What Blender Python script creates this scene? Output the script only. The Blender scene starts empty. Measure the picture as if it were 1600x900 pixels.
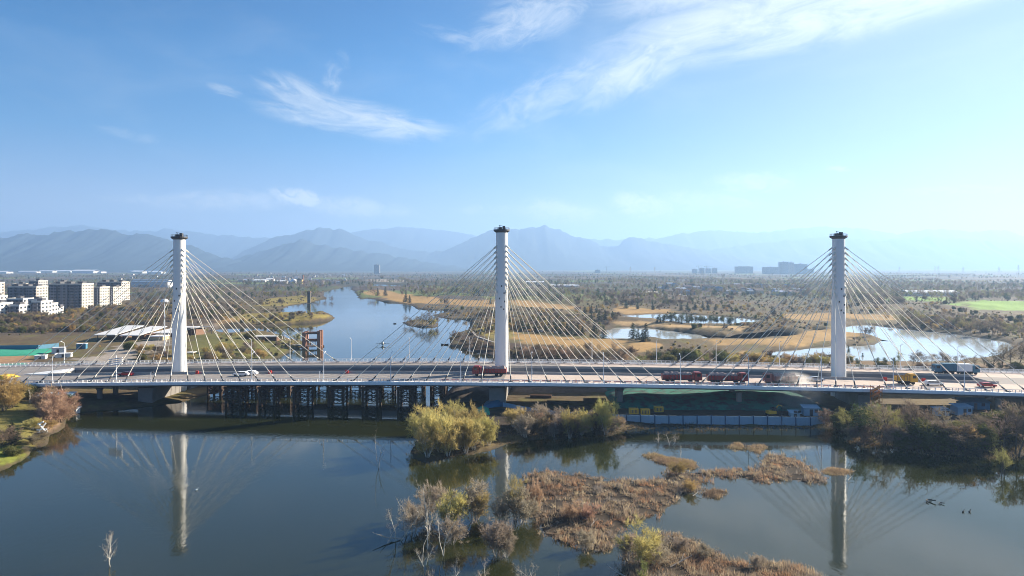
import bpy, math, random
import numpy as np

random.seed(7)
RNG = np.random.default_rng(11)
SC = bpy.context.scene
COL = SC.collection
R = math.radians

# ------------------------------------------------------------------ camera, light, exposure
CAM_H = 44.1
F = 1067.0          # focal length in photo pixels (1600 wide)
HOR = 417.0         # horizon row in the photo
cam_d = bpy.data.cameras.new('camera')
cam = bpy.data.objects.new('camera', cam_d)
COL.objects.link(cam)
SC.camera = cam
cam.location = (0, 0, CAM_H)
cam.rotation_euler = (R(90), 0, 0)
cam_d.sensor_width = 36.0
cam_d.lens = 36.0 * F / 1600.0
cam_d.shift_y = -(450.0 - HOR) / 1600.0
cam_d.clip_start = 0.5
cam_d.clip_end = 90000.0

SKY_STRENGTH = 0.10
SKY_GAIN = 2.35
SUN_AZ, SUN_EL = 59.0, 22.0       # degrees right of the view axis, above the horizon
sun_d = bpy.data.lights.new('sun', 'SUN')
sun = bpy.data.objects.new('sun', sun_d)
COL.objects.link(sun)
sun.location = (300, 200, 400)
sun.rotation_euler = (R(90 - SUN_EL), 0, R(180 - SUN_AZ) )
sun_d.energy = 5.0
sun_d.angle = R(0.5)
sun_d.color = (1.0, 0.885, 0.72)

SC.view_settings.view_transform = 'Standard'
SC.view_settings.look = 'None'
SC.view_settings.gamma = 1.0
SC.view_settings.exposure = 1.7
SC.cycles.use_denoising = True
SC.cycles.max_bounces = 6
SC.cycles.diffuse_bounces = 2
SC.cycles.glossy_bounces = 3
SC.cycles.transmission_bounces = 2
SC.cycles.transparent_max_bounces = 6
SC.cycles.volume_bounces = 1
SC.cycles.caustics_reflective = False
SC.cycles.caustics_refractive = False
SC.cycles.volume_step_rate = 2.0
SC.cycles.volume_max_steps = 64
SC.cycles.filter_width = 1.0
SC.cycles.sample_clamp_indirect = 6.0

# ------------------------------------------------------------------ node helper
class N:
    def __init__(s, tree):
        s.t = tree
        s.n = tree.nodes
    def add(s, typ, props=None, **inp):
        nd = s.n.new(typ)
        for k, v in (props or {}).items():
            setattr(nd, k, v)
        for k, v in inp.items():
            key = int(k[1:]) if k[0] == '_' and k[1:].isdigit() else k.replace('_', ' ')
            s.set(nd, key, v)
        return nd
    def set(s, nd, key, v):
        sock = nd.inputs[key]
        if isinstance(v, bpy.types.NodeSocket):
            s.t.links.new(v, sock)
        else:
            sock.default_value = v
    def m(s, op, a, b=0.0, c=None, clamp=False):
        nd = s.n.new('ShaderNodeMath')
        nd.operation = op
        nd.use_clamp = clamp
        for i, v in enumerate([a, b] + ([c] if c is not None else [])):
            s.set(nd, i, v)
        return nd.outputs[0]
    def mix(s, fac, a, b, blend='MIX'):
        nd = s.n.new('ShaderNodeMix')
        nd.data_type = 'RGBA'
        nd.blend_type = blend
        s.set(nd, 0, fac)
        s.set(nd, 6, a)
        s.set(nd, 7, b)
        return nd.outputs[2]

def rgba(c):
    return (c[0], c[1], c[2], 1.0)

# ------------------------------------------------------------------ sky
world = bpy.data.worlds.new('World')
SC.world = world
world.use_nodes = True
wt = world.node_tree
wt.nodes.clear()
w = N(wt)
sky = w.add('ShaderNodeTexSky', dict(sky_type='NISHITA', sun_disc=False, sun_elevation=R(SUN_EL),
            sun_rotation=R(SUN_AZ), altitude=400.0, air_density=1.25, dust_density=0.7, ozone_density=3.0))
tc = w.add('ShaderNodeTexCoord')
sep = w.add('ShaderNodeSeparateXYZ', Vector=tc.outputs['Generated'])
az = w.m('MULTIPLY', w.m('ARCTAN2', sep.outputs[0], sep.outputs[1]), 57.29578)     # degrees right of +Y
el = w.m('MULTIPLY', w.m('ARCSINE', sep.outputs[2]), 57.29578)
# cloud sheet coordinates: direction projected on a high flat layer
zz = w.m('MAXIMUM', sep.outputs[2], 0.02)
cx = w.m('DIVIDE', sep.outputs[0], zz)
cy = w.m('DIVIDE', sep.outputs[1], zz)

def wnoise(x, y, scale, detail=6.0, rough=0.6, dist=0.0, off=0.0):
    c = w.add('ShaderNodeCombineXYZ', X=x, Y=y, Z=off)
    nd = w.add('ShaderNodeTexNoise', dict(noise_dimensions='3D'), Vector=c.outputs[0], Scale=scale, Detail=detail,
               Roughness=rough, Distortion=dist)
    return nd.outputs['Fac']

def smooth(x, a, b):
    nd = w.add('ShaderNodeMapRange', dict(interpolation_type='SMOOTHSTEP', clamp=True), Value=x)
    nd.inputs['From Min'].default_value = a
    nd.inputs['From Max'].default_value = b
    return nd.outputs[0]

def patch(a0, e0, ra, re, ang, scale, sx, sy, lo, hi, amt, off, dist=0.8):
    """one wisp of cirrus: ellipse centred on azimuth a0, elevation e0, half sizes ra, re, long axis tilted by ang."""
    ca, sa = math.cos(R(ang)), math.sin(R(ang))
    dx = w.m('SUBTRACT', az, a0)
    dy = w.m('SUBTRACT', el, e0)
    u = w.m('ADD', w.m('MULTIPLY', dx, ca), w.m('MULTIPLY', dy, sa))
    v = w.m('SUBTRACT', w.m('MULTIPLY', dy, ca), w.m('MULTIPLY', dx, sa))
    q = w.m('ADD', w.m('POWER', w.m('ABSOLUTE', w.m('DIVIDE', u, ra)), 2.0), w.m('POWER', w.m('ABSOLUTE', w.m('DIVIDE', v, re)), 2.0))
    edge = w.m('SUBTRACT', 1.0, q)
    n = wnoise(w.m('MULTIPLY', u, sx), w.m('MULTIPLY', v, sy), scale, 9.0, 0.68, dist, off)
    val = w.m('ADD', w.m('MULTIPLY', edge, 0.30), w.m('MULTIPLY', w.m('SUBTRACT', n, 0.5), 1.9))
    d = smooth(val, lo, hi)
    d = w.m('MULTIPLY', d, smooth(q, 1.7, 0.15))
    return w.m('MULTIPLY', d, amt)

PATCHES = [
    # az    el    ra    re   ang  scale sx  sy  lo    hi   amt  off
    (26.0, 19.4, 18.0, 2.9,  6, 0.45, .34, 1.2, -0.50, 0.55, 0.95, 1.0),
    (38.0, 21.6, 15.0, 3.2, 10, 0.45, .34, 1.2, -0.50, 0.55, 0.88, 2.0),
    (21.0, 21.8, 13.0, 2.4,  4, 0.45, .34, 1.2, -0.46, 0.55, 0.85, 2.6),
    (12.5, 17.2,  8.5, 2.1, 27, 0.50, .6, 1.2, -0.34, 0.60, 0.85, 3.0),
    (4.0, 14.6,  9.5, 2.0, 22, 0.55, .6, 1.3, -0.20, 0.80, 0.60, 4.0),
    (-12.6, 11.9, 7.6, 1.45, -6, 0.55, .36, 1.6, -0.26, 0.60, 0.85, 5.0),
    (-16.4, 13.0, 4.2, 1.4, -22, 0.55, .38, 1.6, -0.22, 0.65, 0.75, 5.6),
    (-14.5, 15.2, 1.0, 2.0, -20, 0.80, .8, 1.0, -0.06, 0.75, 0.40, 5.9),
    (2.0, 20.2, 6.5, 2.1, 18, 0.55, .55, 1.3, -0.20, 0.72, 0.65, 6.0),
    (-5.0, 18.6, 4.0, 0.7, -12, 0.6, .4, 1.8, -0.06, 0.75, 0.42, 6.5),
    (-22.8, 13.4, 1.5, 0.4, -10, 0.8, .5, 1.8, -0.05, 0.60, 0.40, 7.0),
    (-28.6, 9.5, 3.2, 0.45, -8, 0.6, .4, 1.8, -0.04, 0.70, 0.28, 7.5),
    (34.0, 29.0, 24.0, 6.5, 12, 0.40, .34, 1.0, -0.60, 0.55, 0.80, 15.0),  # unseen cirrus above the frame, added to brighten the water's reflection
    (60.0, 38.0, 30.0, 9.0, 10, 0.40, .34, 1.0, -0.60, 0.55, 0.75, 16.0),  # second unseen cloud, higher up, added for the same pale reflection
    # low cumulus bank over the mountains
    (-17.2, 5.45, 2.4, 0.8, -10, 1.1, .8, 1.1, -0.20, 0.36, 0.95, 8.0),
    (-12.8, 4.8, 4.5, 0.9, -4, 1.0, .7, 1.1, -0.24, 0.50, 0.65, 9.0),
    (-22.5, 5.1, 5.5, 0.9, 3, 1.0, .6, 1.1, -0.26, 0.55, 0.55, 10.0),
    (-27.0, 5.0, 5.0, 0.5, 0, 1.0, .6, 1.5, -0.02, 0.45, 0.30, 10.6),
    (4.0, 4.6, 4.0, 1.1, -6, 1.0, .7, 1.1, -0.24, 0.50, 0.65, 11.0),
    (-1.5, 4.8, 4.0, 0.5, 0, 1.0, .7, 1.5, 0.0, 0.45, 0.30, 11.6),
    (10.8, 5.0, 2.8, 1.1, -10, 1.1, .7, 1.1, -0.22, 0.42, 0.75, 12.0),
    (16.0, 5.2, 5.0, 1.0, -4, 1.0, .6, 1.1, -0.20, 0.60, 0.45, 13.0),
    (19.6, 6.6, 3.6, 0.9, -4, 1.0, .6, 1.1, -0.18, 0.55, 0.55, 13.5),
    (25.4, 7.4, 1.2, 0.25, -8, 1.2, .8, 1.5, -0.04, 0.45, 0.45, 14.0),
    (33.0, 5.4, 4.0, 0.4, -2, 1.0, .7, 1.5, 0.0, 0.45, 0.25, 14.5),
]
cov = None
for p in PATCHES:
    d = patch(*p)
    cov = d if cov is None else w.m('MAXIMUM', cov, d)
# faint thin veil, thicker low down
veil = wnoise(w.m('MULTIPLY', az, 0.05), w.m('MULTIPLY', el, 0.16), 1.0, 5.0, 0.6, 0.6, 20.0)
veil = w.m('MULTIPLY', smooth(veil, 0.45, 0.80), 0.14)
cov = w.m('MINIMUM', w.m('ADD', cov, veil), 1.0)
# grade: the physical sky gives the brightness, a height ramp gives the deep spring blue
lum = w.add('ShaderNodeRGBToBW', Color=sky.outputs[0])
L15 = w.m('POWER', lum.outputs[0], 1.5)
Lc = w.m('MULTIPLY', w.m('SUBTRACT', 1.0, w.m('POWER', 2.71828, w.m('MULTIPLY', L15, -1.0 / 11.0))), SKY_GAIN)
ramp = w.add('ShaderNodeValToRGB', Fac=w.m('DIVIDE', el, 40.0))
cr = ramp.color_ramp
cr.elements[0].position = 0.0; cr.elements[0].color = (0.86, 1.00, 1.22, 1)
cr.elements[1].position = 1.0; cr.elements[1].color = (0.0, 0.80, 2.6, 1)
for pos, c in ((0.12, (0.66, 1.00, 1.48, 1)), (0.25, (0.22, 1.00, 2.10, 1)), (0.40, (0.03, 0.90, 2.40, 1)), (0.53, (0.0, 0.80, 2.4, 1))):
    e_ = cr.elements.new(pos); e_.color = c
sunv = (math.sin(R(SUN_AZ)) * math.cos(R(SUN_EL)), math.cos(R(SUN_AZ)) * math.cos(R(SUN_EL)), math.sin(R(SUN_EL)))
dt = w.add('ShaderNodeVectorMath', dict(operation='DOT_PRODUCT'), _0=tc.outputs['Generated'], _1=sunv)
near_sun = smooth(dt.outputs['Value'], 0.40, 1.05)
tint = w.mix(near_sun, ramp.outputs[0], (0.76, 1.00, 1.10, 1))
Lc = w.m('MULTIPLY', Lc, w.m('ADD', 1.0, w.m('MULTIPLY', smooth(el, 11.0, 0.0), 0.42)))      # bright band of air along the horizon
skc = w.add('ShaderNodeVectorMath', dict(operation='SCALE'), _0=tint, Scale=Lc)
cl = w.m('ADD', w.m('MULTIPLY', Lc, 0.45), SKY_GAIN * 1.05)
clc = w.add('ShaderNodeCombineColor', Red=w.m('MULTIPLY', cl, 0.93), Green=w.m('MULTIPLY', cl, 1.0), Blue=w.m('MULTIPLY', cl, 1.06))
skycol = w.mix(cov, skc.outputs[0], clc.outputs[0])
bg = w.add('ShaderNodeBackground', Color=skycol, Strength=SKY_STRENGTH)
wo = w.add('ShaderNodeOutputWorld', Surface=bg.outputs[0])

# ------------------------------------------------------------------ numpy noise
def _hash(ix, iy, seed):
    h = (ix.astype(np.int64) * 374761393 + iy.astype(np.int64) * 668265263 + seed * 974634777) & 0xFFFFFFFF
    h = ((h ^ (h >> 13)) * 1274126177) & 0xFFFFFFFF
    return ((h ^ (h >> 16)) & 0xFFFF) / 65535.0

def vnoise(x, y, seed=0):
    x = np.asarray(x, float); y = np.asarray(y, float)
    ix = np.floor(x); iy = np.floor(y)
    fx = x - ix; fy = y - iy
    fx = fx * fx * (3 - 2 * fx); fy = fy * fy * (3 - 2 * fy)
    a = _hash(ix, iy, seed); b = _hash(ix + 1, iy, seed)
    c = _hash(ix, iy + 1, seed); d = _hash(ix + 1, iy + 1, seed)
    return (a * (1 - fx) + b * fx) * (1 - fy) + (c * (1 - fx) + d * fx) * fy

def fbm(x, y, seed=0, oct=4):
    s = 0.0; a = 0.5; t = 0.0
    for o in range(oct):
        s = s + a * vnoise(np.asarray(x) * 2 ** o, np.asarray(y) * 2 ** o, seed + o * 17)
        t += a; a *= 0.55
    return s / t

# ------------------------------------------------------------------ mesh builder
class MB:
    def __init__(s):
        s.v = []; s.f = []; s.mi = []
    def quad(s, a, b, c, d, m=0):
        i = len(s.v); s.v += [a, b, c, d]; s.f.append((i, i + 1, i + 2, i + 3)); s.mi.append(m)
    def tri(s, a, b, c, m=0):
        i = len(s.v); s.v += [a, b, c]; s.f.append((i, i + 1, i + 2)); s.mi.append(m)
    def box(s, x0, y0, z0, x1, y1, z1, m=0):
        i = len(s.v)
        s.v += [(x0, y0, z0), (x1, y0, z0), (x1, y1, z0), (x0, y1, z0), (x0, y0, z1), (x1, y0, z1), (x1, y1, z1), (x0, y1, z1)]
        for q in ((0, 3, 2, 1), (4, 5, 6, 7), (0, 1, 5, 4), (1, 2, 6, 5), (2, 3, 7, 6), (3, 0, 4, 7)):
            s.f.append(tuple(i + k for k in q)); s.mi.append(m)
    def hexa(s, p, m=0):
        """eight corners: bottom four then top four, counter-clockwise from above"""
        i = len(s.v); s.v += [tuple(q) for q in p]
        for q in ((0, 3, 2, 1), (4, 5, 6, 7), (0, 1, 5, 4), (1, 2, 6, 5), (2, 3, 7, 6), (3, 0, 4, 7)):
            s.f.append(tuple(i + k for k in q)); s.mi.append(m)
    def tube(s, p0, p1, r0, r1=None, n=6, m=0, cap=True):
        r1 = r0 if r1 is None else r1
        p0 = np.array(p0, float); p1 = np.array(p1, float)
        d = p1 - p0; L = np.linalg.norm(d)
        if L < 1e-9: return
        d /= L
        a = np.cross(d, (0, 0, 1.0) if abs(d[2]) < 0.95 else (1.0, 0, 0)); a /= np.linalg.norm(a)
        b = np.cross(d, a)
        i = len(s.v)
        for p, r in ((p0, r0), (p1, r1)):
            for k in range(n):
                t = 2 * math.pi * k / n
                q = p + r * (math.cos(t) * a + math.sin(t) * b)
                s.v.append((float(q[0]), float(q[1]), float(q[2])))
        for k in range(n):
            s.f.append((i + k, i + (k + 1) % n, i + n + (k + 1) % n, i + n + k)); s.mi.append(m)
        if cap:
            s.f.append(tuple(i + k for k in range(n))[::-1]); s.mi.append(m)
            s.f.append(tuple(i + n + k for k in range(n))); s.mi.append(m)
    def lathe(s, prof, n=24, m=0, c=(0, 0), cap=True):
        i = len(s.v)
        for r, z in prof:
            for k in range(n):
                t = 2 * math.pi * k / n
                s.v.append((c[0] + r * math.cos(t), c[1] + r * math.sin(t), z))
        for j in range(len(prof) - 1):
            for k in range(n):
                a = i + j * n
                s.f.append((a + k, a + (k + 1) % n, a + n + (k + 1) % n, a + n + k)); s.mi.append(m)
        if cap:
            s.f.append(tuple(i + k for k in range(n))[::-1]); s.mi.append(m)
            e = i + (len(prof) - 1) * n
            s.f.append(tuple(e + k for k in range(n))); s.mi.append(m)
    def prism(s, pts, y0, y1, m=0):
        """outline in x-z swept along y"""
        n = len(pts); i = len(s.v)
        s.v += [(x, y0, z) for x, z in pts] + [(x, y1, z) for x, z in pts]
        for k in range(n):
            s.f.append((i + k, i + (k + 1) % n, i + n + (k + 1) % n, i + n + k)); s.mi.append(m)
        s.f.append(tuple(i + k for k in range(n))[::-1]); s.mi.append(m)
        s.f.append(tuple(i + n + k for k in range(n))); s.mi.append(m)
    def mesh(s, name, mats, smooth=False):
        me = bpy.data.meshes.new(name)
        me.from_pydata(s.v, [], s.f)
        for mm in (mats if isinstance(mats, (list, tuple)) else [mats]):
            me.materials.append(mm)
        if len(me.polygons):
            me.polygons.foreach_set('material_index', s.mi)
            if smooth:
                me.polygons.foreach_set('use_smooth', [True] * len(me.polygons))
        me.update()
        return me

def tag(o, label=None, cat=None, group=None, kind=None):
    if label: o['label'] = label
    if cat: o['category'] = cat
    if group: o['group'] = group
    if kind: o['kind'] = kind
    return o
def link(name, me, parent=None):
    o = bpy.data.objects.new(name, me)
    COL.objects.link(o)
    if parent is not None: o.parent = parent
    return o
def obj(name, mb, mats, parent=None, smooth=False):
    return link(name, mb.mesh(name, mats, smooth), parent)
def empty(name, loc=(0, 0, 0), rz=0.0, label=None, cat=None, group=None):
    o = bpy.data.objects.new(name, None)
    COL.objects.link(o)
    o.empty_display_size = 0.5
    o.location = loc; o.rotation_euler = (0, 0, rz)
    return tag(o, label, cat, group)
def copy_tree(o, parent=None):
    c = o.copy()
    COL.objects.link(c)
    if parent is not None:
        c.parent = parent
        if 'label' in c: pass
    for ch in KIDS.get(o.name, ()):
        d = copy_tree(ch, c)
        KIDS.setdefault(c.name, []).append(d)
    return c
KIDS = {}
def kids(o, *ch):
    KIDS[o.name] = list(ch)
    return o

# ------------------------------------------------------------------ materials
def mat(name, col, rough=0.7, var=0.0, scale=1.0, col2=None, metal=0.0, spec=0.4, bump=0.0, rand=0.0, stretch=(1, 1, 1), detail=5.0, attr=None):
    ma = bpy.data.materials.new(name)
    ma.use_nodes = True
    t = N(ma.node_tree)
    bs = ma.node_tree.nodes['Principled BSDF']
    bs.inputs['Roughness'].default_value = rough
    bs.inputs['Metallic'].default_value = metal
    bs.inputs['Specular IOR Level'].default_value = spec
    c = rgba(col)
    if attr:
        c = t.add('ShaderNodeAttribute', dict(attribute_name=attr)).outputs['Color']
    if var or col2 or bump:
        tcn = t.add('ShaderNodeTexCoord')
        mp = t.add('ShaderNodeMapping', Vector=tcn.outputs['Object'], Scale=stretch)
        no = t.add('ShaderNodeTexNoise', Vector=mp.outputs[0], Scale=scale, Detail=detail, Roughness=0.62)
        if col2:
            ramp = t.add('ShaderNodeMapRange', dict(interpolation_type='SMOOTHSTEP'), Value=no.outputs['Fac'])
            ramp.inputs['From Min'].default_value = 0.38; ramp.inputs['From Max'].default_value = 0.62
            c = t.mix(ramp.outputs[0], c, rgba(col2))
        if var:
            k = t.m('ADD', t.m('MULTIPLY', t.m('SUBTRACT', no.outputs['Fac'], 0.5), 4.0 * var), 1.0)
            v = t.add('ShaderNodeHueSaturation', Hue=0.5, Saturation=1.0, Fac=1.0, Color=c, Value=k)
            c = v.outputs[0]
        if bump:
            b = t.add('ShaderNodeBump', Strength=bump, Distance=0.3, Height=no.outputs['Fac'])
            t.set(bs, 'Normal', b.outputs[0])
    if rand:
        oi = t.add('ShaderNodeObjectInfo')
        k = t.m('ADD', t.m('MULTIPLY', t.m('SUBTRACT', oi.outputs['Random'], 0.5), 2 * rand), 1.0)
        h = t.m('ADD', t.m('MULTIPLY', t.m('SUBTRACT', t.m('FRACT', t.m('MULTIPLY', oi.outputs['Random'], 7.31)), 0.5), 0.06 * min(1, rand * 3)), 0.5)
        v = t.add('ShaderNodeHueSaturation', Hue=h, Saturation=1.0, Fac=1.0, Color=c, Value=k)
        c = v.outputs[0]
    t.set(bs, 'Base Color', c)
    return ma
# ------------------------------------------------------------------ plan of the land
def W(px, py, z=0.0):
    """photo pixel -> point on the level z"""
    D = (CAM_H - z) * F / (py - HOR)
    return ((px - 800.0) / F * D, D)

def poly(*pts, z=0.0):
    return np.array([W(x, y, z) for x, y in pts])

# water outlines, read as points on the water level
lake = np.vstack([
    poly((545, 447), (530, 450), (519, 453), (504, 457), (505, 462), (512, 466), (500, 469), (478, 474), (455, 478), (436, 484), (440, 490),
         (470, 491), (505, 489), (516, 493), (521, 497), (516, 501), (500, 504), (473, 506), (427, 509), (380, 511), (345, 511), (331, 514),
         (334, 524), (365, 527), (395, 523), (432, 524), (455, 530), (474, 533), (487, 538), (476, 541), (466, 546), (447, 554), (427, 563), (415, 569)),
    np.array([(-108.0, 285.0), (-104.0, 262.0), (-104.0, 240.0), (-107.0, 222.0)]),
    poly((190, 641), (120, 645), (106, 655), (100, 668), (80, 680), (72, 696), (48, 707), (44, 712), (22, 725), (0, 738), (-70, 776), (-200, 860)),
    np.array([(-120.0, 40.0), (-120.0, -60.0), (260.0, -60.0), (260.0, 140.0)]),
    poly((1740, 716), (1660, 722), (1600, 716), (1570, 712), (1524, 713), (1495, 713), (1440, 706), (1412, 700), (1345, 696), (1322, 682), (1296, 668),
         (1100, 665), (1012, 665), (987, 669), (957, 679), (925, 682), (875, 685), (825, 689), (785, 697), (766, 704), (735, 711), (705, 716),
         (664, 722), (645, 716), (642, 704), (650, 690), (668, 674), (684, 655), (692, 640)),
    np.array([(-22.0, 232.0), (-18.0, 260.0), (-10.0, 290.0)]),
    poly((776, 558), (755, 554), (734, 548), (712, 545), (702, 541), (700, 531), (711, 521), (727, 515), (733, 502), (716, 500), (690, 498), (676, 492),
         (690, 489), (703, 486), (672, 484), (652, 483), (640, 476), (620, 474.5), (602, 473), (585, 468.5), (574, 466), (566, 468), (556, 459), (549, 451), (553, 448)),
])
isl = [poly((628, 504), (640, 501), (658, 500), (676, 501), (686, 506), (682, 511), (664, 512), (640, 510)),
       # reed island and its strands in the lake
       poly((824, 744), (835, 737), (868, 738), (900, 742), (940, 750), (985, 752), (1022, 752), (1044, 744), (1050, 733), (1062, 737), (1084, 738),
            (1100, 738), (1140, 734), (1182, 734), (1190, 726), (1194, 715), (1215, 711), (1240, 714), (1256, 720), (1266, 733), (1285, 745), (1287, 754),
            (1262, 755), (1245, 750), (1215, 751), (1194, 756), (1172, 750), (1140, 745), (1112, 744), (1098, 748), (1095, 763), (1080, 770), (1062, 772),
            (1052, 785), (1036, 796), (1030, 806), (1010, 806), (990, 814), (968, 826), (960, 848), (952, 862), (918, 862), (896, 850), (872, 846),
            (850, 836), (845, 822), (836, 812), (818, 806), (800, 792), (812, 776), (818, 760)),
       poly((1012, 713), (1022, 710), (1040, 716), (1058, 719), (1080, 722), (1084, 731), (1060, 732), (1046, 728), (1030, 722)),
       poly((1144, 700), (1154, 694), (1160, 699), (1154, 704)),
       poly((1170, 697), (1188, 694), (1193, 702), (1184, 707), (1172, 704)),
       poly((1100, 772), (1112, 767), (1130, 769), (1122, 775), (1108, 776)),
       poly((1292, 737), (1304, 733), (1322, 736), (1314, 741), (1298, 741)),
       poly((1030, 842), (1048, 834), (1076, 842), (1106, 858), (1138, 876), (1180, 882), (1220, 880), (1260, 888), (1290, 900), (1300, 940), (960, 960), (985, 905), (978, 872), (1000, 858), (1016, 846)),
       ]
lagoon = poly((1196, 553), (1225, 548), (1255, 546.5), (1275, 543), (1299, 541), (1320, 541.5), (1345, 541), (1366, 539), (1380, 533), (1381, 530), (1366, 526), (1335, 522),
              (1315, 519), (1300, 516), (1320, 512), (1349, 507.5), (1381, 510), (1420, 515), (1470, 520), (1527, 527), (1572, 534), (1590, 541), (1576, 551), (1548, 557), (1527, 560), (1489, 564.5),
              (1421, 566), (1347, 564.5), (1299, 563), (1254, 562.5), (1220, 561), (1196, 556))
pondA = poly((964, 495), (985, 492), (1020, 490.5), (1060, 490), (1100, 493), (1150, 496.5), (1190, 500.5), (1186, 504), (1150, 504), (1120, 501), (1060, 500.5), (1022, 501), (985, 499.5))
pondA2 = poly((1022, 498), (1040, 503.5), (1100, 507), (1148, 506), (1160, 502), (1100, 499), (1040, 497))
pondB = poly((936, 525), (948, 517), (960, 512), (984, 511), (1011, 513), (1060, 519), (1100, 524), (1136, 527), (1150, 530), (1114, 530.5), (1076, 532), (1039, 531.5), (1020, 528), (985, 529), (950, 529))
pondC = poly((1130, 529), (1146, 523.5), (1172, 520), (1195, 519), (1218, 518), (1236, 522), (1240, 526), (1212, 527), (1188, 529.5), (1150, 531))
pondD = poly((1262, 515.5), (1272, 513.5), (1284, 514), (1286, 516.5), (1270, 517.5))
pond_far = poly((560, 446), (590, 444), (640, 446), (620, 449), (575, 449))
WATER = [lake, lagoon, pondA, pondA2, pondB, pondC, pondD, pond_far]

def sdist(P, pg):
    """signed distance to a polygon, negative inside"""
    a = pg; b = np.roll(pg, -1, axis=0)
    best = np.full(len(P), 1e18); inside = np.zeros(len(P), bool)
    for (ax, ay), (bx, by) in zip(a, b):
        ex, ey = bx - ax, by - ay
        wx, wy = P[:, 0] - ax, P[:, 1] - ay
        t = np.clip((wx * ex + wy * ey) / (ex * ex + ey * ey + 1e-12), 0, 1)
        d = (wx - t * ex) ** 2 + (wy - t * ey) ** 2
        best = np.minimum(best, d)
        c1 = (ay > P[:, 1]) != (by > P[:, 1])
        with np.errstate(divide='ignore', invalid='ignore'):
            xi = ax + (P[:, 1] - ay) * ex / (ey if abs(ey) > 1e-12 else 1e-12)
        inside ^= c1 & (P[:, 0] < xi)
    d = np.sqrt(best)
    return np.where(inside, -d, d)

def shore(X, Y):
    """signed distance to the waterline: negative in the water"""
    X = np.asarray(X, float).ravel(); Y = np.asarray(Y, float).ravel()
    D = np.maximum(Y, 60.0)
    k = np.clip(D / 200.0, 0.5, 4.0)
    jx = (fbm(X / (5 * k), Y / (7 * k), 3) - 0.5) * 4.0 * k
    jy = (fbm(X / (5 * k), Y / (7 * k), 9) - 0.5) * 5.0 * k
    P = np.stack([X + jx, Y + jy], 1)
    s = np.full(len(X), 1e9)
    for pg in WATER:
        s = np.minimum(s, sdist(P, pg))
    for pg in isl:
        s = np.maximum(s, -sdist(P, pg))
    return s

DECK_A = R(3.45)
BO = np.array([-3.5, 231.7])
BU = np.array([math.cos(DECK_A), -math.sin(DECK_A)])
BV = np.array([math.sin(DECK_A), math.cos(DECK_A)])
def zdeck(s):
    return 8.8 - 7.5e-5 * (s - 10.0) ** 2

def ground_h(X, Y, s=None):
    X = np.asarray(X, float).ravel(); Y = np.asarray(Y, float).ravel()
    if s is None: s = shore(X, Y)
    h = np.where(s < 0, -0.25 + np.maximum(s, -6) * 0.28, 0.10 + 1.25 * (1 - np.exp(-np.maximum(s, 0) / 6.0)))
    land = np.clip(s / 8.0, 0, 1)
    h = h + land * (fbm(X / 18, Y / 18, 21) - 0.4) * 0.8 * np.clip(Y / 250, 0.4, 1.5)
    # road embankment behind the left end of the bridge
    b = np.clip((-118 - X) / 40, 0, 1) * np.clip((Y - 262) / 25, 0, 1) * np.clip((520 - Y) / 160, 0, 1)
    h = h + land * 2.6 * (b * b * (3 - 2 * b))
    # left lawn by the lake rises to the left
    b2 = np.clip((-112 - X) / 40, 0, 1) * np.clip((232 - Y) / 20, 0, 1)
    h = h + land * 2.0 * b2
    # riverside mounds
    h = h + land * np.clip((Y - 300) / 200, 0, 1) * np.clip((2500 - Y) / 1500, 0, 1) * np.maximum(fbm(X / 90, Y / 110, 33) - 0.52, 0) * 14.0
    # plain swells slowly up, far away
    h = h + np.clip((Y - 3000) / 9000, 0, 1) * 6.0
    # reed islands stay low
    m = np.full(len(X), 1e9)
    for pg in isl[1:]:
        m = np.minimum(m, np.hypot(X - pg[:, 0].mean(), Y - pg[:, 1].mean()) - np.hypot(pg[:, 0] - pg[:, 0].mean(), pg[:, 1] - pg[:, 1].mean()).max())
    low = (m < 3) & (Y < 190)
    h = np.where(low & (s > 0), 0.06 + np.minimum(s, 4) * 0.06 + (fbm(X / 2.5, Y / 2.5, 51) - 0.5) * 0.12, h)
    return h

def G(px, py):
    """photo pixel -> point on the ground (x, y, z)"""
    z = 1.2
    for _ in range(6):
        x, y = W(px, py, z)
        z = 0.6 * float(ground_h([x], [y])[0]) + 0.4 * z
    return (x, y, float(ground_h([x], [y])[0]))

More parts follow.
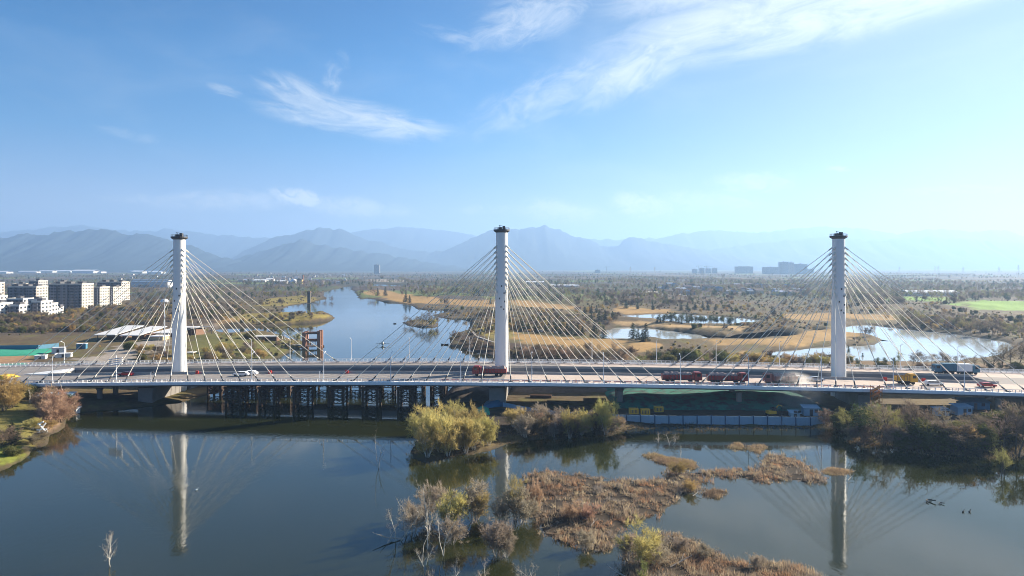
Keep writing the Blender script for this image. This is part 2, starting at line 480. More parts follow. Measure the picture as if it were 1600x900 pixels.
# ------------------------------------------------------------------ colour zones of the ground (what grows or lies there)
TAN = (0.36, 0.225, 0.085); TANL = (0.40, 0.27, 0.13); OLIVE = (0.125, 0.118, 0.036); GREENF = (0.20, 0.34, 0.055)
BROWN = (0.108, 0.080, 0.046); YG = (0.24, 0.19, 0.05); MUD = (0.060, 0.046, 0.034); PALE = (0.42, 0.38, 0.32); DGREEN = (0.045, 0.065, 0.025)
ZONES = [
    (TAN, 6, poly((798, 519), (840, 522), (915, 527), (975, 533), (968, 551), (930, 548), (887, 544), (845, 540), (807, 536), (790, 530), z=1.3)),
    (TAN, 3, poly((984, 538), (1010, 535), (1029, 538), (1023, 551), (1000, 551), (978, 548), z=1.3)),
    (TAN, 6, poly((961, 482), (1000, 481), (1047, 485), (1062, 489), (1020, 491), (990, 491), (963, 488), z=1.3)),
    (TANL, 4, poly((960, 506), (1000, 505), (1055, 509), (1130, 513), (1165, 514), (1160, 519), (1100, 517), (1020, 512), (970, 511), z=1.0)),
    (TAN, 10, poly((790, 473), (835, 471), (880, 476), (904, 480), (895, 486), (842, 481), (800, 480), z=1.3)),
    (TAN, 3, poly((1138, 553), (1160, 548), (1200, 553), (1212, 562), (1180, 567), (1140, 565), z=1.3)),
    (TAN, 4, poly((1100, 531), (1160, 533), (1210, 530), (1240, 523), (1299, 515), (1340, 518), (1340, 524), (1299, 534), (1262, 541), (1200, 541), (1130, 540), z=1.3)),
    (TAN, 8, poly((1228, 492), (1299, 489), (1400, 494), (1420, 499), (1340, 502), (1250, 500), z=1.3)),
    (TAN, 8, poly((566, 457), (590, 453), (625, 459), (690, 468), (780, 471), (790, 480), (740, 480), (690, 475), (627, 474), (590, 464), z=1.0)),
    (YG, 3, poly((740, 514), (775, 507), (800, 512), (800, 532), (770, 531), (748, 523), z=1.3)),
    (YG, 3, poly((380, 491), (440, 490), (512, 492), (518, 498), (470, 504), (400, 507), (340, 505), z=0.8)),
    (OLIVE, 5, poly((300, 530), (380, 528), (450, 535), (480, 541), (440, 556), (380, 570), (300, 575), z=1.0)),
    (TAN, 6, poly((382, 497), (300, 500), (240, 508), (200, 520), (215, 527), (300, 512), (390, 503), z=1.2)),
    (YG, 5, poly((420, 467), (470, 462), (500, 466), (490, 472), (440, 478), (400, 480), z=1.2)),
    (GREENF, 20, poly((1500, 474), (1560, 472), (1640, 472), (1700, 478), (1640, 486), (1530, 485), (1500, 480), z=1.5)),
    (GREENF, 30, poly((1408, 466), (1480, 464.5), (1476, 468.5), (1415, 470), z=1.5)),
    (GREENF, 15, poly((1470, 478), (1500, 477), (1500, 479.5), (1475, 480), z=1.5)),
    ((0.15, 0.22, 0.06), 60, poly((880, 437), (980, 437.5), (985, 440), (890, 440), z=2)),
    (DGREEN, 40, poly((880, 456), (949, 458), (960, 463), (890, 461), z=2)),
    (PALE, 40, poly((1010, 456), (1070, 459), (1072, 461), (1010, 458), z=2)),
    ((0.30, 0.25, 0.19), 20, poly((575, 436), (640, 437), (640, 441), (585, 441), z=2)),
    ((0.19, 0.165, 0.05), 3, poly((0, 630), (52, 632), (62, 664), (40, 690), (-40, 700), (-80, 660), z=2.5)),
    ((0.19, 0.21, 0.04), 1.5, poly((20, 690), (40, 686), (30, 704), (-60, 745), (-70, 715), z=2)),
    ((0.24, 0.165, 0.11), 2.5, poly((60, 612), (95, 615), (106, 640), (90, 662), (68, 668), (55, 640), z=2)),
    (MUD, 2, poly((640, 700), (960, 660), (1300, 658), (1440, 690), (1600, 712), (1600, 640), (1290, 640), (700, 640), z=1)),
    ((0.30, 0.26, 0.22), 6, poly((0, 575), (110, 570), (330, 500), (340, 505), (150, 590), (0, 610), z=3.5)),
    ((0.33, 0.20, 0.11), 2, poly((-20, 556), (52, 556), (40, 570), (-20, 574), z=4)),
    ((0.10, 0.075, 0.05), 12, poly((-40, 508), (80, 505), (230, 480), (300, 470), (380, 480), (330, 508), (200, 520), (100, 530), (-40, 530), z=2)),
    ((0.17, 0.11, 0.055), 4, poly((1040, 553), (1300, 564), (1600, 566), (1600, 600), (1040, 600), z=1.5)),
    ((0.075, 0.05, 0.035), 2, poly((705, 527), (740, 520), (775, 533), (900, 553), (970, 556), (970, 575), (780, 568), (735, 549), z=1.2)),
]

def ground_col(X, Y, s):
    n = len(X)
    D = np.maximum(Y, 50)
    sc = np.clip(D / 300, 0.25, 8)
    lv = np.log2(sc); l0 = np.floor(lv); fr = lv - l0
    def lod(ax, ay, seed):
        out = np.zeros(n)
        for L in range(-2, 4):
            for k_, w_ in ((l0 == L, 1 - fr), (l0 == L - 1, fr)):
                if k_.any():
                    q = 2.0 ** L
                    out[k_] += w_[k_] * fbm(X[k_] / (ax * q), Y[k_] / (ay * q), seed)
        return out
    n1 = lod(22, 34, 101); n2 = lod(7, 11, 113); n3 = fbm(X / 260, Y / 420, 131)
    def lerp(a, b, t): return a + (b - a) * t[:, None]
    ss = lambda x, a, b: (lambda t: t * t * (3 - 2 * t))(np.clip((x - a) / (b - a), 0, 1))
    c = np.tile(np.array(BROWN), (n, 1))
    c = lerp(c, np.array((0.150, 0.110, 0.052)), ss(n1, 0.42, 0.68))
    c = lerp(c, np.array(OLIVE), ss(n2, 0.5, 0.75) * 0.8)
    # the far plain is cut into strips and squares of fields
    th = R(12)
    u = (X * math.cos(th) + Y * math.sin(th)); v = (-X * math.sin(th) + Y * math.cos(th))
    iu = np.floor(u / 170 + 0.4 * vnoise(u / 900, v / 900, 5)); iv = np.floor(v / 260 + 0.4 * vnoise(u / 700, v / 900, 6))
    hsh = _hash(iu, iv, 77)
    pal = np.array([(0.075, 0.06, 0.045), (0.10, 0.075, 0.055), (0.06, 0.06, 0.04), (0.115, 0.09, 0.06), (0.06, 0.07, 0.035), (0.085, 0.068, 0.055), (0.055, 0.055, 0.04), (0.12, 0.145, 0.045)])
    fc = pal[(hsh * 7.999).astype(int)]
    fc = fc * (0.9 + 0.6 * n2)[:, None]
    c = lerp(c, fc, ss(D + 400 * (n3 - 0.5), 650, 1100))
    for col, ed, pg in ZONES:
        bb0 = pg.min(0) - 60; bb1 = pg.max(0) + 60
        k = np.where((X > bb0[0]) & (X < bb1[0]) & (Y > bb0[1]) & (Y < bb1[1]))[0]
        if not len(k): continue
        d = sdist(np.stack([X[k], Y[k]], 1), pg) + (n2[k] - 0.5) * ed * 5
        wt_ = ss(d, ed * 0.6, -ed * 0.6)
        cc = np.array(col) * (0.75 + 0.5 * n1[k])[:, None]
        c[k] = c[k] + (cc - c[k]) * wt_[:, None]
    # wet mud at the waterline
    wl = np.clip(D / 200, 0.6, 3)
    c = lerp(c, np.array(MUD), (1 - ss(s, 0.3 * wl, 2.2 * wl)) * 0.8)
    for pg in isl[1:]:
        k = np.where((np.abs(X - pg[:, 0].mean()) < 60) & (np.abs(Y - pg[:, 1].mean()) < 60))[0]
        d = sdist(np.stack([X[k], Y[k]], 1), pg); m_ = k[d < 1.5]
        c[m_] = np.array((0.055, 0.042, 0.030)) * (0.6 + 0.8 * n2[m_])[:, None]
    c[s < 0] = (0.05, 0.05, 0.025)
    return c

# ground sheet: rows spaced by distance, columns fan out; reaches the horizon
rows = np.concatenate([np.linspace(-60, 88, 12), 92 * np.exp(np.arange(0, 470) * math.log(9000 / 92) / 469), np.array([12000, 18000, 30000, 45000.0])])
cols = np.concatenate([np.linspace(-1.6, -0.80, 26)[:-1], np.linspace(-0.80, 0.80, 560), np.linspace(0.80, 1.6, 26)[1:]])
Yg = np.repeat(rows[:, None], len(cols), 1)
Xg = cols[None, :] * (np.maximum(Yg, 60) + 10)
gx, gy = Xg.ravel(), Yg.ravel()
gs = shore(gx, gy)
gh = ground_h(gx, gy, gs)
gc = ground_col(gx, gy, gs)

def grid_mesh(name, X, Y, Z, nr, nc):
    me = bpy.data.meshes.new(name)
    nv = nr * nc
    me.vertices.add(nv)
    co = np.stack([X.ravel(), Y.ravel(), Z.ravel()], 1).astype(np.float32)
    me.vertices.foreach_set('co', co.ravel())
    i = np.arange(nv).reshape(nr, nc)
    q = np.stack([i[:-1, :-1], i[:-1, 1:], i[1:, 1:], i[1:, :-1]], -1).reshape(-1, 4)
    me.loops.add(q.size); me.polygons.add(len(q))
    me.loops.foreach_set('vertex_index', q.ravel().astype(np.int32))
    me.polygons.foreach_set('loop_start', np.arange(0, q.size, 4, dtype=np.int32))
    me.polygons.foreach_set('use_smooth', np.ones(len(q), bool))
    me.update(calc_edges=True)
    return me
def col_attr(me, c, name='Col'):
    a = me.color_attributes.new(name, 'FLOAT_COLOR', 'POINT')
    d = np.ones((len(c), 4), np.float32); d[:, :3] = c
    a.data.foreach_set('color', d.ravel())

M_ground = mat('ground', (0.1, 0.08, 0.05), 0.95, var=0.28, scale=0.45, spec=0.15, bump=0.5, attr='Col', detail=8.0)
me = grid_mesh('ground', gx, gy, gh, len(rows), len(cols))
col_attr(me, gc)
me.materials.append(M_ground)
ground = tag(link('ground', me), kind='structure')

# ------------------------------------------------------------------ water sheet
def water_mat(name='water', c1=(0.023, 0.024, 0.007, 1), c2=(0.020, 0.027, 0.011, 1)):
    ma = bpy.data.materials.new(name)
    ma.use_nodes = True
    t = N(ma.node_tree)
    bs = ma.node_tree.nodes['Principled BSDF']
    tcn = t.add('ShaderNodeTexCoord')
    big = t.add('ShaderNodeTexNoise', Vector=tcn.outputs['Object'], Scale=0.018, Detail=4.0, Roughness=0.6)
    t.set(bs, 'Base Color', t.mix(big.outputs['Fac'], c1, c2))
    bs.inputs['IOR'].default_value = 1.5
    bs.inputs['Specular IOR Level'].default_value = 0.5
    mp = t.add('ShaderNodeMapping', Vector=tcn.outputs['Object'], Scale=(1.0, 0.55, 1.0))
    n1 = t.add('ShaderNodeTexNoise', Vector=mp.outputs[0], Scale=0.9, Detail=3.0, Roughness=0.55)
    calm = t.add('ShaderNodeTexNoise', Vector=tcn.outputs['Object'], Scale=0.012, Detail=3.0, Roughness=0.5)
    rr = t.add('ShaderNodeMapRange', Value=calm.outputs['Fac']); rr.inputs['From Min'].default_value = 0.35; rr.inputs['From Max'].default_value = 0.65
    rr.inputs['To Min'].default_value = 0.02; rr.inputs['To Max'].default_value = 0.075
    t.set(bs, 'Roughness', rr.outputs[0])
    # light wind ruffles the surface in drifting patches
    gust = t.add('ShaderNodeTexNoise', Vector=t.add('ShaderNodeMapping', Vector=tcn.outputs['Object'], Scale=(.5, 1.3, 1)).outputs[0], Scale=0.022, Detail=5.0, Roughness=0.6, Distortion=0.8)
    gm = t.add('ShaderNodeMapRange', dict(interpolation_type='SMOOTHSTEP'), Value=gust.outputs['Fac']); gm.inputs['From Min'].default_value = 0.47; gm.inputs['From Max'].default_value = 0.66
    gm.inputs['To Min'].default_value = 0.03; gm.inputs['To Max'].default_value = 0.11
    b = t.add('ShaderNodeBump', Strength=gm.outputs[0], Distance=0.25, Height=n1.outputs['Fac'])
    t.set(bs, 'Normal', b.outputs[0])
    return ma
M_water = water_mat()
mb = MB()
mb.quad((-700, -60, 0), (900, -60, 0), (900, 1900, 0), (-700, 1900, 0))
river = tag(obj('river', mb, M_water), kind='structure')

# the ponds and the lagoon carry white sky glare in a pale base colour
M_pond = water_mat('sky_glare_water', (0.50, 0.52, 0.50, 1), (0.42, 0.45, 0.43, 1))
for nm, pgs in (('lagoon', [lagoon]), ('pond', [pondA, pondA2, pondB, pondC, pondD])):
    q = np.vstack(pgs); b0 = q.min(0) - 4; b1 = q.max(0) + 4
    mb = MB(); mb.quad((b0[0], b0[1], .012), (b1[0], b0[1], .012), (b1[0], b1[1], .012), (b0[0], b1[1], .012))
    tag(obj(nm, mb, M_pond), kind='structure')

# ------------------------------------------------------------------ mountains: ridges one behind the other
M_mount = mat('mountain', (0.034, 0.048, 0.050), 0.95, var=0.2, scale=0.005, spec=0.1, attr=None)
def ridge(prof, D, depth, seed, rough=1.0):
    xs = np.array([p[0] for p in prof], float); ys = np.array([p[1] for p in prof], float)
    pxs = np.linspace(xs[0], xs[-1], int((xs[-1] - xs[0]) / 3.2) + 2)
    crest = (HOR - np.interp(pxs, xs, ys)) / F * D + CAM_H
    X0 = (pxs - 800) / F * D
    jag = (fbm(X0 / (D * 0.010), X0 * 0 + 3.1, seed, 6) - 0.5) * D * 0.0085 * rough
    fade = np.clip(np.minimum(pxs - pxs[0], pxs[-1] - pxs) / 40.0, 0, 1)
    crest = np.maximum(crest + jag * fade, 8)
    ts = np.concatenate([np.linspace(0, 1, 22), np.linspace(1.1, 1.6, 5)])
    rowsX = []; rowsY = []; rowsZ = []
    for t_ in ts:
        Yr = D - depth * (1 - t_)
        Xr = X0 * (Yr / D) ** 0.35
        if t_ <= 1:
            wv = fbm(X0 / (D * 0.02), X0 * 0 + t_ * 3.0, seed + 5, 5)
            z = crest * (t_ ** 1.25) * (1 - 0.42 * (1 - t_) * t_ * 4 * (wv - 0.15) * 0.9)
        else:
            z = crest * (1 - (t_ - 1) * 1.2)
        rowsX.append(Xr); rowsY.append(np.full_like(Xr, Yr)); rowsZ.append(z)
    me = grid_mesh('mountains', np.array(rowsX), np.array(rowsY), np.array(rowsZ), len(ts), len(pxs))
    me.materials.append(M_mount)
    return tag(link('mountains', me), kind='structure')
ridge([(-260, 395), (-150, 378), (-60, 372), (0, 373), (45, 365), (70, 366), (100, 362), (150, 357.5), (168, 360), (200, 366), (235, 367), (262, 374), (300, 386), (330, 397), (370, 408), (420, 416), (440, 418)], 7200, 2000, 1)
ridge([(330, 418), (350, 410), (370, 403), (400, 395), (440, 383), (470, 375), (500, 382), (540, 390), (600, 398), (660, 409), (720, 417), (740, 418)], 7800, 1900, 2)
ridge([(380, 392), (400, 384), (430, 372), (470, 362), (500, 356), (530, 358), (560, 370), (600, 381), (650, 392), (690, 394), (720, 379), (760, 362), (780, 357), (820, 358), (850, 353), (870, 357), (900, 370), (950, 386), (966, 385), (976, 376), (990, 369), (1010, 377), (1040, 381), (1070, 386), (1110, 394), (1180, 404), (1240, 415)], 10500, 2300, 3)
ridge([(-300, 372), (-100, 366), (0, 362), (30, 360), (80, 355), (130, 352), (180, 360), (240, 361), (260, 357), (300, 362), (350, 368), (420, 372), (500, 372), (560, 362), (600, 357), (640, 355), (700, 360), (730, 366), (800, 372), (900, 374), (1000, 374), (1050, 368), (1100, 360), (1150, 362), (1200, 362), (1240, 358), (1270, 355), (1340, 356), (1400, 366), (1450, 358), (1490, 360), (1530, 362), (1570, 359), (1600, 369), (1700, 372), (1900, 380)], 14000, 3000, 4, 0.7)
ridge([(1060, 400), (1130, 388), (1200, 378), (1290, 371), (1380, 374), (1450, 370), (1530, 376), (1620, 380), (1800, 392)], 12000, 2000, 6, 0.8)

# ------------------------------------------------------------------ haze: one even body of air
HAZE = True
if HAZE:
    mb = MB()
    mb.box(-20000, -900, -8, 20000, 19000, 900)
    hz = bpy.data.materials.new('haze'); hz.use_nodes = True
    ht = hz.node_tree; ht.nodes.clear(); h = N(ht)
    pv = h.add('ShaderNodeVolumePrincipled', Color=(0.35, 0.55, 0.87, 1), Density=1.35e-4, Anisotropy=0.30)
    oo = h.add('ShaderNodeOutputMaterial', Volume=pv.outputs[0])
    haze = tag(obj('haze', mb, hz), kind='stuff')
# ------------------------------------------------------------------ bridge
def B(s, t, z=0.0):
    p = BO + s * BU + t * BV
    return (float(p[0]), float(p[1]), float(z))
def BD(s, t, dz=0.0):
    return B(s, t, zdeck(s) + dz)
def s_of(px, t):
    k = (px - 800.0) / F
    x0, y0 = BO + t * BV
    return (k * y0 - x0) / (BU[0] - k * BU[1])
T_NEAR, T_FAR, G0, G1 = -25.0, 21.0, -6.0, 7.0
S0, S1 = -300.0, 250.0
GAP0, GAP1 = -156.0, 158.0

M_asph_n = mat('asphalt', (0.27, 0.245, 0.23), 0.9, var=0.10, scale=0.35, stretch=(0.15, 1, 1), spec=0.2)
M_dusty = mat('dusty_asphalt', (0.52, 0.43, 0.37), 0.95, var=0.12, scale=0.25, spec=0.2)
M_conc = mat('concrete', (0.40, 0.37, 0.34), 0.85, var=0.10, scale=0.3)
M_concd = mat('weathered_concrete', (0.22, 0.205, 0.19), 0.9, var=0.16, scale=0.4)
M_beam = mat('beam_paint', (0.84, 0.83, 0.82), 0.6, var=0.05, scale=0.4)
M_white = mat('white_paint', (0.80, 0.80, 0.79), 0.45, var=0.06, scale=0.35, stretch=(1, 1, .12))
M_walk = mat('pale_paving', (0.72, 0.62, 0.58), 0.85, var=0.06, scale=0.5)
M_steelw = mat('white_steel', (0.78, 0.78, 0.77), 0.4)
M_cable = mat('cable_sheath', (0.78, 0.73, 0.62), 0.6)
M_dark = mat('dark_steel', (0.05, 0.05, 0.055), 0.6)
M_girder = mat('girder_paint', (0.16, 0.17, 0.19), 0.6, var=0.06, scale=0.3)
M_line = mat('road_marking', (0.72, 0.70, 0.64), 0.7)

def sweep(mb, prof, sa, sb, step=4.0, m=0, mfun=None):
    """close outline (t, dz) swept along the bridge"""
    n = max(1, int(math.ceil((sb - sa) / step)))
    ss = [sa + (sb - sa) * k / n for k in range(n + 1)]
    i = len(mb.v); k_ = len(prof)
    for s in ss:
        for t, dz in prof: mb.v.append(BD(s, t, dz))
    for j in range(n):
        a = i + j * k_
        for q in range(k_):
            r = (q + 1) % k_
            mb.f.append((a + q, a + k_ + q, a + k_ + r, a + r)); mb.mi.append(mfun(q) if mfun else m)
    mb.f.append(tuple(i + q for q in range(k_))); mb.mi.append(m)
    e = i + n * k_
    mb.f.append(tuple(e + q for q in range(k_))[::-1]); mb.mi.append(m)

bridge = empty('bridge', BD(0, 0), 0, 'long white cable stayed road bridge with three round pylons across the river', 'bridge')
bridge.location = (0, 0, 0)
# road slabs on steel wing girders
mb = MB()
sweep(mb, [(T_NEAR, -0.55), (T_NEAR, 0.0), (G0, 0.0), (G0, -1.7), (G0 - 1.2, -2.3), (T_NEAR + 7.5, -2.3), (T_NEAR + 0.3, -0.9)], S0, S1, 5.0, 0, lambda q: 1 if q == 1 else 0)
def lane_line(mb, t, wdt, sa, sb, dash=None):
    s = sa
    while s < sb:
        e = min(sb, s + (dash[0] if dash else 6.0))
        mb.quad(BD(s, t - wdt / 2, 0.012), BD(e, t - wdt / 2, 0.012), BD(e, t + wdt / 2, 0.012), BD(s, t + wdt / 2, 0.012), 2)
        s = e + (dash[1] if dash else 0.0)
for t in (-17.2, -13.4, -9.8): lane_line(mb, t, 0.22, S0, -2.0, (4, 6))
lane_line(mb, G0 - 0.9, 0.2, S0, -2.0)
near = obj('deck', mb, [M_girder, M_asph_n, M_line], bridge)
near['label'] = 'carriageway on the near side with dusty asphalt'
mb = MB()
sweep(mb, [(G1, -1.9), (G1, 0.0), (T_FAR, 0.0), (T_FAR, -0.55), (T_FAR - 0.3, -0.9), (T_FAR - 7.5, -2.3), (G1 + 1.0, -2.3)], S0, S1, 5.0, 0, lambda q: 1 if q == 1 else 0)
for t in (11.4, 15.0): lane_line(mb, t, 0.22, S0, 15.0, (4, 6))
lane_line(mb, G1 + 0.9, 0.2, S0, 15.0)
fard = obj('deck', mb, [M_girder, M_asph_n, M_line], bridge)
fard['label'] = 'carriageway on the far side'
for sa, sb in ((S0, GAP0), (GAP1, S1)):
    mb = MB(); sweep(mb, [(G0 + .01, -1.2), (G0 + .01, -0.004), (G1 - .01, -0.004), (G1 - .01, -1.2)], sa, sb, 5.0, 0, lambda q: 1 if q == 1 else 0)
    obj('median_slab', mb, [M_conc, M_asph_n], bridge)
# dusty, unfinished surfacing on the right half of the near carriageway
mb = MB(); sweep(mb, [(T_NEAR + 2.5, -0.2), (T_NEAR + 2.5, 0.006), (G0 - 0.6, 0.006), (G0 - 0.6, -0.2)], 2.0, S1, 5.0)
obj('dusty_surfacing', mb, M_dusty, bridge)
mb = MB(); sweep(mb, [(G1 + 0.6, -0.2), (G1 + 0.6, 0.006), (T_FAR - 2.4, 0.006), (T_FAR - 2.4, -0.2)], 20.0, S1, 5.0)
obj('dusty_surfacing', mb, M_dusty, bridge)
# footways with white edge beams
for a, b, out in ((T_NEAR + 1.0, T_NEAR + 2.4, T_NEAR), (T_FAR - 2.3, T_FAR - 1.0, T_FAR)):
    mb = MB(); sweep(mb, [(a, -0.1), (a, 0.16), (b, 0.16), (b, -0.1)], S0, S1, 5.0)
    obj('footway', mb, M_walk, bridge)
    sg = -1 if out < 0 else 1
    mb = MB()
    pr = [(out + sg * 0.16, -0.62), (out + sg * 0.16, 0.10), (out + sg * 0.05, 0.30), (out - sg * 1.0, 0.34), (out - sg * 1.0, -0.3)]
    sweep(mb, pr if sg < 0 else pr[::-1], S0, S1, 5.0)
    obj('edge_beam', mb, M_beam, bridge)
# concrete barriers beside the opening between the carriageways
for t0 in (G0 - 0.45, G1 + 0.05):
    mb = MB(); sweep(mb, [(t0, -0.05), (t0 + 0.08, 0.75), (t0 + 0.32, 0.75), (t0 + 0.40, -0.05)], GAP0, GAP1, 5.0)
    obj('barrier', mb, M_conc, bridge)
# kerb-side crash rail and pedestrian railing
def railing(t, hi, rails, post, sp, mtl):
    mb = MB()
    s = S0
    while s < S1:
        x, y, z = BD(s, t)
        mb.box(x - post, y - post, z + 0.1, x + post, y + post, z + hi)
        s += sp
    for rz, rr in rails:
        sweep(mb, [(t - rr, rz - rr), (t - rr, rz + rr), (t + rr, rz + rr), (t + rr, rz - rr)], S0, S1, 5.0)
    return obj('railing', mb, mtl, bridge)
railing(T_NEAR + 0.25, 1.25, [(1.2, 0.05), (0.75, 0.03)], 0.07, 1.6, M_steelw)
railing(T_FAR - 0.25, 1.25, [(1.2, 0.07), (0.8, 0.05), (0.5, 0.05)], 0.07, 1.6, M_steelw)
railing(T_NEAR + 2.75, 0.85, [(0.78, 0.07)], 0.08, 2.0, M_steelw)
railing(T_FAR - 2.65, 0.85, [(0.78, 0.09), (0.5, 0.06)], 0.08, 2.0, M_steelw)
# pylons
PYL = [-112.9, 0.0, 111.3]
H_PYL = 47.4
def cable_heights(k):
    f = k / 8.0
    return 27.5 + 14.9 * f ** 0.92
for pi, ps in enumerate(PYL):
    zd = zdeck(ps)
    top = [54.9, 57.0, 54.6][pi]
    ht = top - zd
    mb = MB()
    bx, by, _ = B(ps, 0)
    mb.lathe([(2.4, -3.0), (2.4, zd - 2.5), (2.3, zd - 1.0), (2.27, zd), (2.25, zd + 12), (2.17, zd + 22), (2.0, zd + 30), (1.92, top - 1.4), (1.92, top - 0.9)], 40, 0, (bx, by))
    # collar of small service hatches on the shaft
    for k, (a, dz) in enumerate(((-95, 21.6), (-70, 20.8), (-110, 24.4), (-60, 23.4), (-90, 28.6), (-66, 26.2))):
        r = 2.16 if dz < 24 else 2.08
        cx_, cy_ = bx + r * math.cos(R(a)), by + r * math.sin(R(a))
        mb.box(cx_ - .17, cy_ - .14, zd + dz, cx_ + .17, cy_ + .14, zd + dz + .55, 1)
    py = obj('pylon', mb, [M_white, M_dark], bridge, smooth=False)
    for pl in py.data.polygons:
        if len(pl.vertices) == 4: pl.use_smooth = True
    py['label'] = ['leftmost round white pylon', 'middle round white pylon', 'rightmost round white pylon'][pi]
    # platform at the top with railing and a hoist
    mb = MB()
    mb.lathe([(1.6, top - 1.5), (2.25, top - 1.1), (2.75, top - 0.75), (2.75, top - 0.25), (2.0, top - 0.2)], 24, 0, (bx, by))
    for k in range(12):
        a = 2 * math.pi * k / 12
        mb.tube((bx + 2.6 * math.cos(a), by + 2.6 * math.sin(a), top - 0.3), (bx + 2.6 * math.cos(a), by + 2.6 * math.sin(a), top + 0.35), 0.05, n=4)
    for k in range(24):
        a = 2 * math.pi * k / 24; b2 = 2 * math.pi * (k + 1) / 24
        for zz in (top + 0.33,):
            mb.tube((bx + 2.6 * math.cos(a), by + 2.6 * math.sin(a), zz), (bx + 2.6 * math.cos(b2), by + 2.6 * math.sin(b2), zz), 0.045, n=4)
    obj('platform', mb, M_dark, py)
    mb = MB()
    mb.box(bx - 1.1, by - .7, top - .22, bx + 0.2, by + .7, top + .55); mb.box(bx + .3, by - .5, top - .22, bx + 1.2, by + .5, top + .95)
    mb.tube((bx - .2, by, top + .3), (bx - .9, by - .3, top + 1.15), .1, n=5); mb.tube((bx + .7, by, top + .9), (bx - .9, by - .3, top + 1.2), .07, n=5)
    obj('hoist', mb, M_dark, py)
    for sgn in (-1, 1):
        for side in (-1, 1):
            for k in range(9):
                ds = 4.6 + 5.7 * k
                s = ps + sgn * ds
                hz_ = zd + cable_heights(k)
                tt = T_NEAR + 1.55 if side < 0 else T_FAR - 1.45
                r = 2.0
                p1 = np.array(B(ps + sgn * r * 0.80, side * r * 0.55, hz_))
                p0 = np.array(BD(s, tt, 0.1))
                d = p1 - p0; L = np.linalg.norm(d); d /= L
                mb = MB()
                # gentle sag in five pieces
                pts = []
                for j in range(6):
                    f = j / 5.0
                    q = p0 + d * (L * f); q[2] -= 0.0045 * L * 4 * f * (1 - f) * 0.5
                    pts.append(q)
                for a, b2 in zip(pts[:-1], pts[1:]): mb.tube(a, b2, 0.095, n=6, m=0, cap=False)
                mb.tube(p0 - d * 0.2, p0 + d * 2.3, 0.26, 0.21, n=7, m=1)
                mb.tube(p0 + d * 2.3, p0 + d * 3.1, 0.22, 0.16, n=7, m=0)
                mb.tube(p1 - d * 1.3, p1 + d * 0.3, 0.24, 0.27, n=7, m=0)
                x, y, z = BD(s, tt, 0.0)
                mb.hexa([(x - .75, y - .42, z + .05), (x + .75, y - .42, z + .05), (x + .75, y + .42, z + .05), (x - .75, y + .42, z + .05),
                         (x - .45, y - .35, z + .6), (x + .45, y - .35, z + .6), (x + .45, y + .35, z + .6), (x - .45, y + .35, z + .6)], 1)
                obj('stay_cable', mb, [M_cable, M_dark], py)
# piers below the deck
def pier_cols(s, ts, r, z0, label):
    for t in ts:
        mb = MB()
        x, y, _ = B(s, t)
        mb.lathe([(r, z0), (r, zdeck(s) - 2.9), (r * 1.5, zdeck(s) - 2.34)], 14, 0, (x, y))
        obj('pier', mb, M_concd, bridge, smooth=False)
for s in (-172, -147, -128): pier_cols(s, (-20, -12, 11, 17), 0.8, -1.0, '')
for s in (38, 74, 111, 150, 190): pier_cols(s, (-19, -11, 11, 17), 0.9, -0.5, '')
# heavy pier under the middle pylon
mb = MB()
x, y, _ = B(0, 0)
def rot_box(mb, s0, t0, z0, s1, t1, z1, m=0):
    mb.hexa([B(s0, t0, z0), B(s1, t0, z0), B(s1, t1, z0), B(s0, t1, z0), B(s0, t0, z1), B(s1, t0, z1), B(s1, t1, z1), B(s0, t1, z1)], m)
for ps in PYL:
    mb = MB()
    rot_box(mb, ps - 2.4, -20, -2, ps + 2.4, -3.2, zdeck(ps) - 2.35)
    rot_box(mb, ps - 2.4, 3.2, -2, ps + 2.4, 17, zdeck(ps) - 2.35)
    rot_box(mb, ps - 1.9, -3.2, zdeck(ps) - 4.2, ps + 1.9, 3.2, zdeck(ps) - 2.4)
    obj('pier', mb, M_concd, bridge)

# ------------------------------------------------------------------ temporary steel trestles in the water
M_rust = mat('rusty_steel', (0.085, 0.052, 0.034), 0.8, var=0.2, scale=0.8)
def trestle(w_, d_, h_):
    e = empty('steel_trestle')
    ch = []
    for sx in (-1, 1):
        for sy in (-1, 1):
            mb = MB(); mb.tube((sx * w_ / 2, sy * d_ / 2, -2.5), (sx * w_ / 2, sy * d_ / 2, h_), 0.42, n=8)
            ch.append(obj('pile', mb, M_rust, e))
    for sx, sy, ax in ((0, -1, 'x'), (0, 1, 'x'), (-1, 0, 'y'), (1, 0, 'y')):
        mb = MB()
        half = w_ / 2 if ax == 'x' else d_ / 2
        P = (lambda u, z: (u, sy * d_ / 2, z)) if ax == 'x' else (lambda u, z: (sx * w_ / 2, u, z))
        nz = 3
        for q in range(nz):
            z0 = 0.7 + (h_ - 1.1) * q / nz; z1 = 0.7 + (h_ - 1.1) * (q + 1) / nz
            mb.tube(P(-half, z0), P(half, z0), 0.10, n=4)
            for half0, half1 in ((-half, 0), (0, half)):
                mb.tube(P(half0, z0), P(half1, z1), 0.08, n=4); mb.tube(P(half1, z0), P(half0, z1), 0.08, n=4)
        mb.tube(P(-half, h_ - .3), P(half, h_ - .3), 0.12, n=4)
        ch.append(obj('brace', mb, M_rust, e))
    mb = MB()
    mb.box(-w_ / 2 - .5, -d_ / 2 - .5, h_, w_ / 2 + .5, -d_ / 2 + .5, h_ + .55); mb.box(-w_ / 2 - .5, d_ / 2 - .5, h_, w_ / 2 + .5, d_ / 2 + .5, h_ + .55)
    ch.append(obj('cap_beam', mb, M_rust, e))
    kids(e, *ch)
    return e
rows_ = [(-17.0, [528, 581, 636, 474, 421, 369], 'near'), (12.0, [505, 555, 606, 652, 700, 456, 407, 358], 'far'), (-3.0, [686, 340, 394, 446], 'between')]
TR = None
